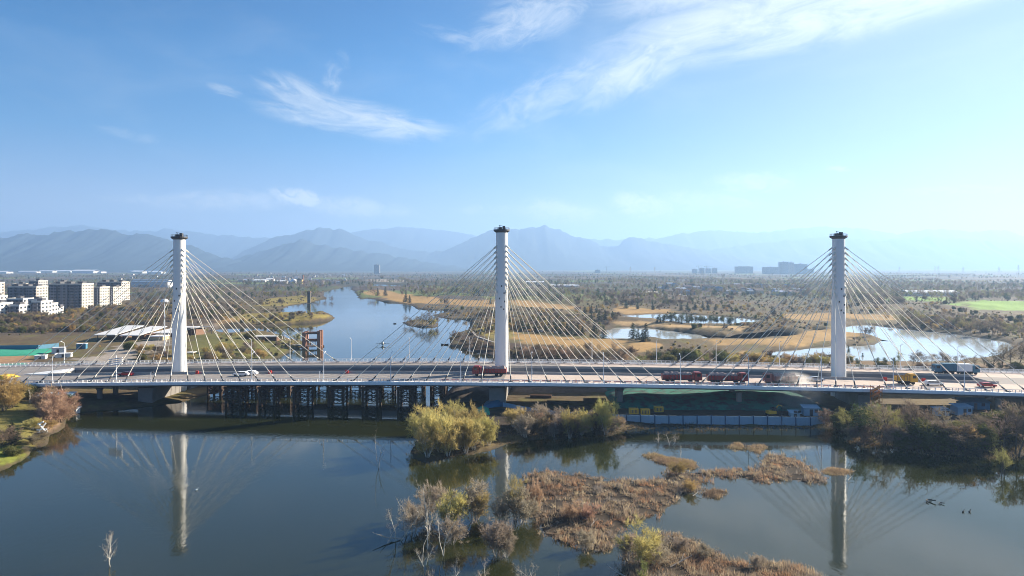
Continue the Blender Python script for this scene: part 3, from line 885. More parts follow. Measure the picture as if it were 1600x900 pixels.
wordl = ['first', 'second', 'third', 'fourth', 'fifth', 'sixth', 'seventh', 'eighth', 'ninth', 'tenth', 'eleventh', 'twelfth', 'thirteenth', 'fourteenth']
for t, pxs, rn in rows_:
    for k, px in enumerate(sorted(pxs)):
        s = s_of(px, t)
        e = None
        if TR is None:
            TR = trestle(4.6, 4.2, 3.9); e = TR
        else:
            e = copy_tree(TR)
        e.location = B(s, t, 0); e.rotation_euler = (0, 0, -DECK_A)
        e.scale = (1, 1, (zdeck(s) - 2.35) / 4.45)
        tag(e, '%s rusty braced steel trestle from the left in the %s row under the deck' % (wordl[k], {'near': 'front', 'far': 'back', 'between': 'middle'}[rn]), 'trestle', 'steel trestles standing in the water under the bridge')

# ------------------------------------------------------------------ street lamps
M_lamp = mat('lamp_paint', (0.75, 0.76, 0.78), 0.4)
def lamp(h_, arm, name='street_lamp'):
    e = empty(name)
    mb = MB(); mb.tube((0, 0, 0), (0, 0, h_), 0.14, 0.08, n=7); mb.tube((0, 0, 0), (0, 0, .5), .22, .2, n=7)
    mb.tube((0, 0, h_), (0, arm * .8, h_ + .55), .07, .05, n=5)
    a = obj('pole', mb, M_lamp, e)
    mb = MB(); mb.hexa([(-.16, arm * .75, h_ + .48), (.16, arm * .75, h_ + .48), (.13, arm * 1.35, h_ + .72), (-.13, arm * 1.35, h_ + .72), (-.14, arm * .75, h_ + .62), (.14, arm * .75, h_ + .62), (.1, arm * 1.35, h_ + .82), (-.1, arm * 1.35, h_ + .82)])
    b = obj('lamp_head', mb, M_lamp, e)
    return kids(e, a, b)
LN = lamp(8.4, 1.5); LF = lamp(8.4, -1.5); first = [True, True]
near_px = [(83, 'standing before the yellow covers at the left end'), (394, 'right after the white cars'), (506, 'left of the bird float'), (611, 'right of the bird float'), (720, 'just left of the red truck at the middle pylon'),
           (831, 'just right of the middle pylon'), (943, 'over the brown willow bank'), (1063, 'beside the left loaded red truck'), (1169, 'behind the second loaded red truck'), (1283, 'just left of the rightmost pylon'), (1395, 'beside the yellow truck'), (1506, 'beside the white box truck')]
for px, d in near_px:
    s = s_of(px, T_NEAR + 1.2)
    o = LN if first[0] else copy_tree(LN); first[0] = False
    o.location = BD(s, T_NEAR + 0.9, 0.16); o.rotation_euler = (0, 0, -DECK_A)
    tag(o, 'white lamp on the near footway, ' + d, 'street lamp', 'street lamps along the near footway')
far_px = [(100, 'behind the yellow covers'), (393, 'by the grassy left bank'), (453, 'left of the brick gate tower'), (549, 'left of open water'), (640, 'over the open channel below the wooded islet'), (734, 'left of the middle pylon'),
          (925, 'over the reddish bank right of the middle pylon'), (1026, 'left of the first loaded red truck'), (1119, 'over the round bush in the tan field'), (1218, 'left of the rightmost pylon'), (1407, 'over the yellow green tree by the lagoon'), (1497, 'behind the white box truck')]
for px, d in far_px:
    s = s_of(px, T_FAR - 1)
    o = LF if first[1] else copy_tree(LF); first[1] = False
    o.location = BD(s, T_FAR - 0.9, 0.16); o.rotation_euler = (0, 0, -DECK_A)
    tag(o, 'white lamp on the far footway, ' + d, 'street lamp', 'street lamps along the far footway')
# short signal posts
sp0 = None
for px, d in ((237, 'left of the leftmost pylon'), (500, 'beside a tall lamp over the water')):
    s = s_of(px, -21)
    mb = MB(); mb.tube((0, 0, 0), (0, 0, 3.0), .1, .08, n=6); mb.tube((0, 0, 2.95), (.7, 0, 3.1), .06, n=5)
    if sp0 is None:
        e = empty('signal_post'); a = obj('pole', mb, M_lamp, e)
        mb = MB(); mb.box(.5, -.15, 2.75, .9, .15, 3.15); kids(e, a, obj('signal_head', mb, M_dark, e)); sp0 = e
    else: e = copy_tree(sp0)
    e.location = BD(s, -21.5, 0.0)
    tag(e, 'short white signal post on the near carriageway ' + d, 'post', 'short signal posts on the bridge')
# floodlight mast with many crossarms by the left pylon
e = empty('sign_gantry', BD(s_of(182, T_NEAR + 1), T_NEAR + 0.9, 0.16), 0, 'tall white pole carrying a stack of slanted panels left of the leftmost pylon', 'sign pole')
mb = MB(); mb.tube((0, 0, 0), (0, 0, 8.6), .2, .12, n=8); obj('pole', mb, M_lamp, e)
for q in range(4):
    mb = MB(); z = 5.6 + q * .62
    mb.hexa([(-2.2, -.3, z - .3), (1.9, -.3, z + .25), (1.9, .3, z + .25), (-2.2, .3, z - .3), (-2.2, -.3, z - .05), (1.9, -.3, z + .5), (1.9, .3, z + .5), (-2.2, .3, z - .05)])
    obj('panel', mb, M_lamp, e)

# ------------------------------------------------------------------ vehicles
M_red = mat('red_paint', (0.24, 0.026, 0.026), 0.45, var=0.08, scale=1.0)
M_redust = mat('dusty_red_paint', (0.30, 0.13, 0.11), 0.8, var=0.1, scale=1.0)
M_tyre = mat('tyre', (0.02, 0.02, 0.02), 0.9)
M_glass = mat('dark_glass', (0.02, 0.025, 0.03), 0.1)
M_load = mat('rubble_load', (0.36, 0.27, 0.25), 0.95, var=0.3, scale=2.0)
M_wht = mat('white_car_paint', (0.78, 0.78, 0.78), 0.35)
M_silver = mat('silver_car_paint', (0.45, 0.47, 0.50), 0.35)
M_blue = mat('blue_paint', (0.03, 0.13, 0.20), 0.4)
M_yel = mat('yellow_paint', (0.55, 0.30, 0.02), 0.5)
M_carred = mat('red_car_paint', (0.38, 0.02, 0.02), 0.35)
def wheel(e, x, y, r, w_):
    mb = MB()
    n = 12; i = len(mb.v)
    for yy in (-w_ / 2, w_ / 2):
        for k in range(n): mb.v.append((x + r * math.cos(2 * math.pi * k / n), y + yy, r + r * math.sin(2 * math.pi * k / n)))
    for k in range(n): mb.f.append((k, (k + 1) % n, n + (k + 1) % n, n + k)); mb.mi.append(0)
    mb.f.append(tuple(range(n))[::-1]); mb.mi.append(0); mb.f.append(tuple(range(n, 2 * n))); mb.mi.append(0)
    return obj('wheel', mb, M_tyre, e)
def truck(name, paint, bedm, L=11.5, load=True, box=None):
    """cab towards +x"""
    e = empty(name); c = []
    h = L / 2
    mb = MB(); mb.box(-h, -.9, .75, h - .3, .9, 1.1); c.append(obj('chassis', mb, M_dark, e))
    mb = MB(); mb.prism([(h - 2.3, .8), (h, .8), (h, 1.9), (h - .18, 3.05), (h - .6, 3.25), (h - 2.2, 3.25), (h - 2.3, 3.0)], -1.25, 1.25); c.append(obj('cab', mb, paint, e))
    mb = MB(); mb.hexa([(h - .02, -1.08, 1.95), (h + .03, -1.08, 1.95), (h + .03, 1.08, 1.95), (h - .02, 1.08, 1.95), (h - .2, -1.0, 2.85), (h - .13, -1.0, 2.85), (h - .13, 1.0, 2.85), (h - .2, 1.0, 2.85)])
    c.append(obj('windscreen', mb, M_glass, e))
    for sy in (-1, 1):
        mb = MB(); mb.box(h - 1.55, sy * 1.26 - .02, 1.95, h - .5, sy * 1.26 + .02, 2.8); c.append(obj('side_window', mb, M_glass, e))
    if box:
        mb = MB(); mb.box(-h, -1.28, 1.15, h - 2.55, 1.28, 3.6)
        for q in range(9):
            x = -h + (L - 2.9) * q / 8
            for sy in (-1, 1): mb.box(x, sy * 1.28 - .04, 1.15, x + .1, sy * 1.28 + .04, 3.6)
        c.append(obj('cargo_box', mb, bedm, e))
    else:
        x0, x1 = -h, h - 2.6
        mb = MB()
        mb.box(x0, -1.25, 1.12, x1, 1.25, 1.3)
        for sy in (-1, 1):
            mb.box(x0, sy * 1.25 - .06, 1.3, x1, sy * 1.25 + .06, 2.45)
            q = x0
            while q < x1:
                mb.box(q, sy * 1.33 - .04, 1.2, q + .16, sy * 1.33 + .04, 2.65, 1); q += .95
        mb.box(x0, -1.25, 1.3, x0 + .1, 1.25, 2.4); mb.box(x1 - .1, -1.25, 1.3, x1, 1.25, 3.0)
        c.append(obj('cargo_bed', mb, [bedm, M_dark], e))
        if load:
            n, k = 14, 7; mb = MB(); rr = random.Random(5)
            zt = [[(2.5 + 0.8 * math.sin(math.pi * (j + .5) / k) * (0.6 + .5 * rr.random())) if 0 < j < k and 0 < i < n else 2.2 for j in range(k + 1)] for i in range(n + 1)]
            X = lambda i: x0 + .12 + (x1 - x0 - .24) * i / n
            Yj = lambda j: -1.17 + 2.34 * j / k
            for i in range(n):
                for j in range(k):
                    mb.quad((X(i), Yj(j), zt[i][j]), (X(i + 1), Yj(j), zt[i + 1][j]), (X(i + 1), Yj(j + 1), zt[i + 1][j + 1]), (X(i), Yj(j + 1), zt[i][j + 1]))
            c.append(obj('load', mb, M_load, e))
    for x in (h - 1.4, h - 3.4, -h + 3.2, -h + 1.7):
        for sy in (-1, 1): c.append(wheel(e, x, sy * 1.05, .52, .38))
    for sy in (-1, 1):
        mb = MB(); mb.box(h, sy * .95 - .18, 1.0, h + .05, sy * .95 + .18, 1.25); c.append(obj('headlight', mb, M_wht, e))
    return kids(e, *c)
def car(name, paint, L=4.6):
    e = empty(name); h = L / 2; c = []
    mb = MB(); mb.prism([(-h, .35), (h, .35), (h, .72), (h - .25, .85), (h - 1.1, .95), (h - 1.75, 1.42), (-h + 1.0, 1.45), (-h + .35, 1.0), (-h, .9)], -.88, .88); c.append(obj('body', mb, paint, e))
    for sy in (-1, 1):
        mb = MB(); y0, y1 = sorted((sy * .87, sy * .90)); mb.prism([(h - 1.3, .97), (h - 1.8, 1.36), (-h + 1.05, 1.38), (-h + .6, 1.0)], y0, y1); c.append(obj('side_window', mb, M_glass, e))
    mb = MB(); mb.hexa([(h - 1.13, -.78, .985), (h - 1.08, -.78, .985), (h - 1.08, .78, .985), (h - 1.13, .78, .985), (h - 1.73, -.72, 1.41), (h - 1.66, -.72, 1.43), (h - 1.66, .72, 1.43), (h - 1.73, .72, 1.41)]); c.append(obj('windscreen', mb, M_glass, e))
    for x in (h - .85, -h + .85):
        for sy in (-1, 1): c.append(wheel(e, x, sy * .8, .33, .22))
    return kids(e, *c)
def put(o, px, t, label, cat, group=None, flip=False):
    s = s_of(px, t)
    o.location = BD(s, t, 0.02); o.rotation_euler = (0, 0, -DECK_A + (math.pi if flip else 0))
    return tag(o, label, cat, group)
put(truck('dump_truck', M_red, M_red, 11.0), 765, -10.5, 'red dump truck with grey load parked against the foot of the middle pylon', 'truck', 'red trucks on the bridge', True)
t1 = truck('cargo_truck', M_red, M_red, 12.0)
put(t1, 1065, -18.5, 'loaded red truck left of the other loaded truck, beside a street lamp', 'truck', 'red trucks on the bridge')
put(copy_tree(t1), 1136, -18.5, 'loaded red truck between the other loaded truck and the dust cloud', 'truck', 'red trucks on the bridge')
put(truck('dump_truck', M_redust, M_redust, 10.0), 1219, -18.0, 'dust covered red truck wrapped in the white dust cloud', 'truck', 'red trucks on the bridge', True)
put(truck('flatbed_truck', M_yel, M_yel, 6.2, load=False), 1415, -12.5, 'small yellow truck right of the rightmost pylon', 'truck')
put(truck('tanker_truck', M_blue, M_blue, 7.6, box=True), 1476, 13.0, 'dark blue box truck on the far carriageway beside a white box truck', 'truck', None, True)
put(truck('box_truck', M_blue, M_wht, 7.6, box=True), 1510, 13.0, 'white box truck with dark cab on the far carriageway', 'truck')
c1 = car('car', M_wht, 5.2)
put(c1, 377, -11.5, 'white car in front of another white car right of the leftmost pylon', 'car', 'cars on the bridge', True)
put(copy_tree(c1), 390, -9.5, 'white car behind another white car beside a street lamp', 'car', 'cars on the bridge', True)
put(car('car', M_carred), 197, -9.5, 'red car left of the leftmost pylon near the panel pole', 'car', 'cars on the bridge', True)
c3 = car('car', M_silver, 4.8)
put(c3, 1252, -10.0, 'dusty silver car left of its twin, behind the dust cloud', 'car', 'cars on the bridge')
put(copy_tree(c3), 1275, -11.0, 'dusty silver car nearest the foot of the rightmost pylon', 'car', 'cars on the bridge')
put(car('car', M_carred, 5.0), 1542, -14.0, 'red car on the dusty carriageway at the right end', 'car', 'cars on the bridge')
put(car('car', M_wht, 5.6), 1458, -13.5, 'white van like car right of the yellow truck', 'car', 'cars on the bridge')
put(car('car', M_silver, 5.0), 1240, -9.0, 'grey car close behind the dust covered truck', 'car', 'cars on the bridge')
# water filled barriers
M_redpl = mat('red_plastic', (0.5, 0.03, 0.02), 0.5)
rb = None
for px, t, d in ((422, -6.9, 'before the brick gate tower'), (542, -6.9, 'alone over the channel'), (308, -6.9, 'right of the leftmost pylon'), (1443, -6.9, 'between the yellow truck and the white car'), (1383, -6.9, 'right of the rightmost pylon')):
    if rb is None:
        mb = MB(); mb.prism([(-.3, 0), (.3, 0), (.22, .35), (.12, .4), (.12, 1.15), (-.12, 1.15), (-.12, .4), (-.22, .35)], -.55, .55); rb = obj('safety_barrier', mb, M_redpl); o = rb
    else: o = copy_tree(rb)
    o.location = BD(s_of(px, t), t, 0.02); o.rotation_euler = (0, 0, 1.2)
    tag(o, 'red safety barrier by the median ' + d, 'barrier', 'red safety barriers')
# ------------------------------------------------------------------ apartment blocks on the left
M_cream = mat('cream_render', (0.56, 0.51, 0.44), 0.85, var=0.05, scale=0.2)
M_front = mat('front_shade_tone', (0.17, 0.17, 0.19), 0.8, var=0.05, scale=0.2)  # dark tone holds the fronts' shade and dark glazing; side walls keep theirs
M_grey_r = mat('grey_render', (0.44, 0.42, 0.40), 0.85, var=0.05, scale=0.2)
M_wren = mat('white_render', (0.68, 0.66, 0.62), 0.85, var=0.04, scale=0.2)
M_slate = mat('slate_roof', (0.10, 0.10, 0.11), 0.8, var=0.12, scale=0.4)
M_win = mat('window_glass', (0.03, 0.04, 0.055), 0.15)
M_roofw = mat('pale_roof', (0.52, 0.50, 0.47), 0.85, var=0.1, scale=0.3)
def block(name, wd, dp, fl, fh, wall, bays, sidebays, seed=0, flat=False):
    rr = random.Random(seed)
    e = empty(name); c = []
    h_ = fl * fh
    mb = MB()
    # stepped plan: the front has projecting wings
    mb.box(-wd / 2, 0, 0, wd / 2, dp, h_)
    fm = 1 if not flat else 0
    mb.box(-wd / 2 + .3, -.25, 0, wd / 2 - .3, -.003, h_ - .4, fm)  # thin front sheet, coloured darker for the shaded side
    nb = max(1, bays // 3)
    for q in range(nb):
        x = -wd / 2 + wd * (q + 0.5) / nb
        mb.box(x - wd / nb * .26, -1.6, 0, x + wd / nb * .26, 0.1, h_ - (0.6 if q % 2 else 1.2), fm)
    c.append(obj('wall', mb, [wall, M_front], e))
    for q in range(bays):
        x = -wd / 2 + wd * (q + .5) / bays
        yf = -.25
        for qq in range(nb):
            xc = -wd / 2 + wd * (qq + 0.5) / nb
            if abs(x - xc) < wd / nb * .26: yf = -1.6
        mb = MB(); ww = wd / bays * .36
        for f in range(fl):
            z = f * fh
            mb.box(x - ww, yf - .03, z + .9, x + ww, yf + .05, z + fh * .82, 1)
            mb.box(x - ww - .2, yf - .9 if q % 2 == 0 else yf - .12, z + .02, x + ww + .2, yf - .02, z + (.85 if q % 2 == 0 else .2), 0)
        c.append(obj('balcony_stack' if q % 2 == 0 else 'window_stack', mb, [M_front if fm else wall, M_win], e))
    for sx in (-1, 1):
        for q in range(sidebays):
            y = dp * (q + .5) / sidebays; ww = dp / sidebays * .26
            mb = MB()
            for f in range(fl):
                z = f * fh
                x0, x1 = sorted((sx * (wd / 2 + .03), sx * (wd / 2 - .05)))
                mb.box(x0, y - ww, z + 1.0, x1, y + ww, z + fh * .80, 1)
                x0, x1 = sorted((sx * (wd / 2 + .35), sx * (wd / 2 + .02)))
                mb.box(x0, y - ww - .3, z + .0, x1, y + ww + .3, z + .28, 0)
            c.append(obj('window_stack', mb, [wall, M_win], e))
    mb = MB()
    t = .3
    for a in ((-wd / 2 - .25, -.25, wd / 2 + .25, t - .25), (-wd / 2 - .25, dp - .05, wd / 2 + .25, dp + .25), (-wd / 2 - .25, t - .24, -wd / 2 + .05, dp - .06), (wd / 2 - .05, t - .24, wd / 2 + .25, dp - .06)):
        mb.box(a[0], a[1], h_ - .05, a[2], a[3], h_ + 1.1)
    c.append(obj('parapet', mb, wall, e))
    for q in range(nb):
        x = -wd / 2 + wd * (q + 0.5) / nb + rr.uniform(-1, 1)
        mb = MB(); mb.box(x - 2.2, dp * .35, h_ + .003, x + 2.2, dp * .7, h_ + 2.6); mb.box(x - 2.6, dp * .35 - .5, h_ + 2.61, x + 2.6, dp * .7 + .5, h_ + 2.9)
        c.append(obj('stair_head', mb, [M_slate if not flat else M_roofw], e))
    return kids(e, *c)
def place_block(px0, pxs, px1, ytop, ybase, fh, wall, name, label, cat, group, depth=None, seed=0, D=None):
    """front face from px0 to pxs, lit side face from pxs to px1"""
    D = D or (CAM_H - 1.5) * F / (ybase - HOR)
    X0 = (px0 - 800) / F * D; X1 = (pxs - 800) / F * D
    # depth so that the far right corner falls on px1
    k = (px1 - 800) / F
    dp = depth or max(8.0, X1 / k - D)
    ztop = CAM_H - (ytop - HOR) * D / F
    z0 = float(ground_h([(X0 + X1) / 2], [D])[0]) - 0.3
    h_ = ztop - z0 - 1.1
    fl = max(2, int(round(h_ / fh)))
    wd = X1 - X0
    e = block(name, wd, min(dp, 26), fl, h_ / fl, wall, max(3, int(round(wd / 3.1))), max(2, int(round(min(dp, 26) / 4.5))), seed)
    e.location = ((X0 + X1) / 2, D, z0)
    tag(e, label, cat, group)
    return e
AG = 'apartment towers on the left'
place_block(-32, -14, 15, 441, 484, 3.0, M_cream, 'apartment_tower', 'cream apartment tower cut by the left edge, its sunlit side in full view', 'apartment tower', AG, 18, 1)
place_block(45, 60, 75, 438, 476, 3.0, M_grey_r, 'apartment_tower', 'dark apartment tower rising behind the others, second from the left in the back', 'apartment tower', AG, 16, 2, D=800)
place_block(12, 57, 75, 447, 484, 3.0, M_cream, 'apartment_tower', 'broad apartment block with one sunlit cream end, right of the cut off tower', 'apartment tower', AG, None, 3)
place_block(76, 128, 146, 443, 485, 3.0, M_cream, 'apartment_tower', 'broadest apartment block with stepped dark front and tall cream end wall', 'apartment tower', AG, None, 4)
place_block(146, 156, 171, 448, 479, 3.0, M_cream, 'apartment_tower', 'narrow cream tower just right of the broadest block', 'apartment tower', AG, None, 5)
place_block(170, 177, 190, 448, 477, 3.0, M_cream, 'apartment_tower', 'narrow cream tower between two other narrow towers', 'apartment tower', AG, None, 6)
place_block(152, 190, 203, 440, 472, 3.0, M_cream, 'apartment_tower', 'rear apartment tower at the right end of the estate with gridded cream side', 'apartment tower', AG, None, 7)
LG = 'low white apartment houses on the left'
place_block(-20, 0, 12, 473, 499, 3.1, M_wren, 'low_apartment_house', 'low white house at the left edge before the towers', 'apartment house', LG, 14, 11)
place_block(12, 30, 49, 476, 498, 3.1, M_wren, 'low_apartment_house', 'nearest low white house with dark windowed front, second in its row', 'apartment house', LG, 14, 12)
place_block(49, 64, 72, 470, 496, 3.1, M_wren, 'low_apartment_house', 'low white house with dark front in the middle of its row', 'apartment house', LG, 14, 13)
place_block(64, 71, 88, 474, 494, 3.1, M_wren, 'low_apartment_house', 'low white house showing a broad blank sunlit side', 'apartment house', LG, 16, 14)
place_block(82, 88, 97, 479, 490, 3.1, M_wren, 'low_apartment_house', 'smallest low white house at the right end of its row', 'apartment house', LG, 10, 15)
place_block(10, 36, 46, 466, 489, 3.1, M_wren, 'low_apartment_house', 'low pale house in the second row under the broad block', 'apartment house', LG, 14, 16)
place_block(44, 58, 68, 467, 490, 3.1, M_wren, 'low_apartment_house', 'low pale house in the second row behind the dark fronted one', 'apartment house', LG, 14, 17)

place_block(84, 104, 116, 440, 472, 3.0, M_cream, 'apartment_tower', 'rear dark tower peeping over the broadest block', 'apartment tower', AG, None, 21, D=820)
place_block(18, 40, 46, 443, 474, 3.0, M_cream, 'apartment_tower', 'rear dark tower peeping over the block with one sunlit end', 'apartment tower', AG, None, 22, D=820)
place_block(-24, -6, 4, 462, 489, 3.1, M_wren, 'low_apartment_house', 'low pale house in the second row at the left edge', 'apartment house', LG, 14, 23)
# ------------------------------------------------------------------ sheds, factory and hazy towers of the plain
M_shedr = mat('shed_roof_white', (0.75, 0.76, 0.78), 0.5, var=0.06, scale=0.05)
M_shedb = mat('shed_roof_blue', (0.12, 0.18, 0.27), 0.6, var=0.06, scale=0.05)
M_shedw = mat('shed_wall', (0.62, 0.62, 0.62), 0.7, var=0.05, scale=0.05)
def shed(name, px0, px1, ytop, ybase, dp, roofm, label, D=None, n=1):
    D = D or (CAM_H - 2) * F / (ybase - HOR)
    X0 = (px0 - 800) / F * D; X1 = (px1 - 800) / F * D
    z0 = float(ground_h([(X0 + X1) / 2], [D])[0]) - .2
    h_ = max(5.0, (ybase - ytop) * D / F * .8)
    e = empty(name, ((X0 + X1) / 2, D, z0), 0, label, 'shed', 'long sheds on the plain')
    wd = X1 - X0
    mb = MB(); mb.box(-wd / 2, 0, 0, wd / 2, dp, h_); obj('wall', mb, M_shedw, e)
    mb = MB()
    mb.hexa([(-wd / 2 - .5, -.6, h_), (wd / 2 + .5, -.6, h_), (wd / 2 + .5, dp / 2, h_ + dp * .10), (-wd / 2 - .5, dp / 2, h_ + dp * .10), (-wd / 2 - .5, -.6, h_ + .3), (wd / 2 + .5, -.6, h_ + .3), (wd / 2 + .5, dp / 2, h_ + dp * .10 + .3), (-wd / 2 - .5, dp / 2, h_ + dp * .10 + .3)])
    mb.hexa([(-wd / 2 - .5, dp / 2, h_ + dp * .10), (wd / 2 + .5, dp / 2, h_ + dp * .10), (wd / 2 + .5, dp + .6, h_), (-wd / 2 - .5, dp + .6, h_), (-wd / 2 - .5, dp / 2, h_ + dp * .10 + .3), (wd / 2 + .5, dp / 2, h_ + dp * .10 + .3), (wd / 2 + .5, dp + .6, h_ + .3), (-wd / 2 - .5, dp + .6, h_ + .3)])
    obj('roof', mb, roofm, e)
    return e
for a in ((-20, 10, 418.5, 421.5, 60, M_shedr, 'bright white shed far off at the left edge under the mountains', 4300),
          (28, 56, 423.5, 426, 50, M_shedr, 'long low white shed, leftmost of the row behind the estate', 4700),
          (60, 82, 423, 426, 50, M_shedr, 'white shed with a gap on either side in the row behind the estate', 4900),
          (84, 110, 422.5, 425.5, 60, M_shedr, 'long white shed in the middle of the row behind the estate', 5000),
          (112, 146, 422.5, 427, 80, M_shedr, 'brightest and tallest white shed in the row behind the estate', 4500),
          (147, 158, 424, 427, 60, M_shedb, 'dark blue shed at the right end of the row behind the estate', 4550),
          (205, 222, 424, 427.5, 60, M_shedr, 'white shed beneath the long blue roof left of the leftmost pylon', 4400),
          (200, 250, 422, 425, 80, M_shedb, 'long blue roofed shed left of the leftmost pylon', 4800),
          (230, 252, 424.5, 427.5, 50, M_shedr, 'twin white shed close left of the leftmost pylon', 4300),
          (205, 262, 441, 451, 24, M_shedb, 'broad dark roofed hall left of the leftmost pylon, beyond the brown wood', 1420),
          (205, 262, 437, 443, 24, M_shedb, 'second dark roofed hall behind the broad one', 1750),
          (395, 414, 439.5, 442, 30, M_shedr, 'small white shed at the left of the village by the river', 1900),
          (414, 424, 437, 441.5, 30, M_shedr, 'square white shed beside the small white shed', 1950),
          (428, 446, 440, 444.5, 30, M_shedr, 'blue grey and white shed before the white domed hall', 1720),
          (822, 850, 441, 444.5, 30, M_shedr, 'lone white long shed right of the middle pylon on the plain', 1650),
          (860, 905, 449, 452, 20, M_shedr, 'pale greenhouse shed among bare groves right of the middle pylon', 1350),
          (1420, 1500, 463, 465, 30, M_shedr, 'long pale shed behind the bright green field', 1000)):
    shed('shed', a[0], a[1], a[2], a[3], a[4], a[5], a[6], a[7])
# white domed hall, ochre hall and brick chimney
D = 1700.0
def at(px, D, dz=0): return ((px - 800) / F * D, D, float(ground_h([(px - 800) / F * D], [D])[0]) + dz)
e = empty('domed_hall', at(459, D), 0, 'white domed hall beside an ochre hall and a chimney, far up the river', 'hall')
mb = MB(); mb.lathe([(9, 0), (9, 6), (8.2, 8.5), (6, 11), (3, 12.6), (0.3, 13)], 20); obj('dome', mb, M_shedr, e, True)
mb = MB(); mb.box(-13, -2, 0, -9.5, 2, 15); obj('stair_tower', mb, M_shedw, e)
e = empty('ochre_hall', at(467.5, D - 20), 0, 'ochre yellow hall between the white dome and the chimney', 'hall')
M_ochre = mat('ochre_render', (0.55, 0.38, 0.16), 0.85, var=0.05, scale=0.1)
mb = MB(); mb.box(-6.5, 0, 0, 6.5, 14, 11); obj('wall', mb, M_ochre, e)
mb = MB(); mb.prism([(-7.2, 11), (7.2, 11), (0, 14)], -.5, 14.5); obj('roof', mb, M_slate, e)
e = empty('chimney', at(473.5, D - 10), 0, 'tall reddish brick chimney right of the ochre hall', 'chimney')
M_brick = mat('brick', (0.34, 0.17, 0.11), 0.9, var=0.1, scale=0.6)
mb = MB(); mb.lathe([(2.6, 0), (1.9, 20), (1.8, 21), (2.1, 21.2), (2.1, 22)], 16); obj('shaft', mb, M_brick, e)
mb = MB(); mb.lathe([(1.5, 22.02), (1.5, 22.3)], 12); obj('rim', mb, M_dark, e)
# hazy tower blocks
HG = 'hazy high-rises near the horizon'
M_haz = mat('far_render', (0.30, 0.31, 0.33), 0.9)
for px0, px1, yt, D, lab in ((584, 593, 413, 4200, 'lone square tower block on the horizon above the river'), (1082, 1090, 420, 4400, 'first of four small blocks under the cranes'), (1093, 1101, 418.5, 4400, 'second of four small blocks under the cranes'),
                        (1103, 1111, 419, 4400, 'third of four small blocks under the cranes'), (1113, 1121, 418.5, 4400, 'fourth of four small blocks under the cranes'), (1149, 1177, 416, 4300, 'long flat topped block between the four small blocks and the cluster'),
                        (1192, 1218, 417, 4000, 'lower left block of the cluster left of the rightmost pylon'), (1218, 1232, 409, 3900, 'tallest left slab of the cluster left of the rightmost pylon'), (1233, 1241, 409.5, 3950, 'slim middle slab of the cluster left of the rightmost pylon'), (1241, 1262, 412, 3900, 'broad right block of the cluster touching the pylon cables'),
                        (1262, 1272, 420, 4300, 'low block at the right end of the cluster'), (930, 938, 421, 4700, 'faint low block on the horizon right of the middle pylon')):
    wd = (px1 - px0) / F * D
    z0 = float(ground_h([(px0 - 800) / F * D], [D])[0]) - .5
    h_ = CAM_H - (yt - HOR) * D / F - z0
    e = empty('high_rise', ((px0 + px1 - 1600) / 2 / F * D, D, z0), 0, lab, 'high-rise', HG)
    mb = MB(); n = max(1, int(wd / 22))
    for q in range(n):
        x0 = -wd / 2 + wd * q / n; mb.box(x0 + .5, 0 if q % 2 else 1.5, 0, x0 + wd / n - .5, 18, h_ - (0 if q % 2 else 2))
    mb.box(-wd / 2 + 1, 2, 0, wd / 2 - 1, 16, h_ - 4); obj('wall', mb, M_haz, e)
    mb = MB()
    for f in range(int(h_ / 3.2)): mb.box(-wd / 2 + .8, -.15, f * 3.2 + 1, wd / 2 - .8, 1.4, f * 3.2 + 2.2)
    obj('window_band', mb, M_win, e)
    mb = MB(); mb.box(-3, 6, h_ - 3.9, 3, 12, h_ + 2.5); obj('stair_head', mb, M_haz, e)
# tower cranes and transmission towers
def crane(px, D, h_, lab):
    e = empty('tower_crane', at(px, D), 0, lab, 'tower crane', 'tower cranes on the horizon')
    mb = MB()
    for sx in (-1, 1):
        for sy in (-1, 1): mb.tube((sx, sy, 0), (sx, sy, h_), .25, n=4)
    for q in range(int(h_ / 4)):
        mb.tube((-1, -1, q * 4), (1, -1, q * 4 + 4), .15, n=4); mb.tube((1, 1, q * 4), (-1, 1, q * 4 + 4), .15, n=4)
    obj('mast', mb, M_dark, e)
    mb = MB(); mb.tube((-14, 0, h_ + 1), (44, 0, h_ + 1), .6, .3, n=4); mb.tube((0, 0, h_), (0, 0, h_ + 8), .5, .2, n=4); mb.tube((0, 0, h_ + 8), (30, 0, h_ + 1.2), .15, n=4); mb.tube((0, 0, h_ + 8), (-12, 0, h_ + 1.2), .15, n=4); mb.box(-14, -1, h_ - 2, -10, 1, h_ + 1)
    obj('jib', mb, M_dark, e)
crane(1091, 4300, 46, 'thin tower crane above the first of the four small blocks'); crane(1104, 4500, 44, 'thin tower crane above the third of the four small blocks'); crane(948, 4700, 40, 'faint tower crane right of the middle pylon on the horizon')
M_gal = mat('galvanised_steel', (0.30, 0.31, 0.32), 0.5, metal=0.4)
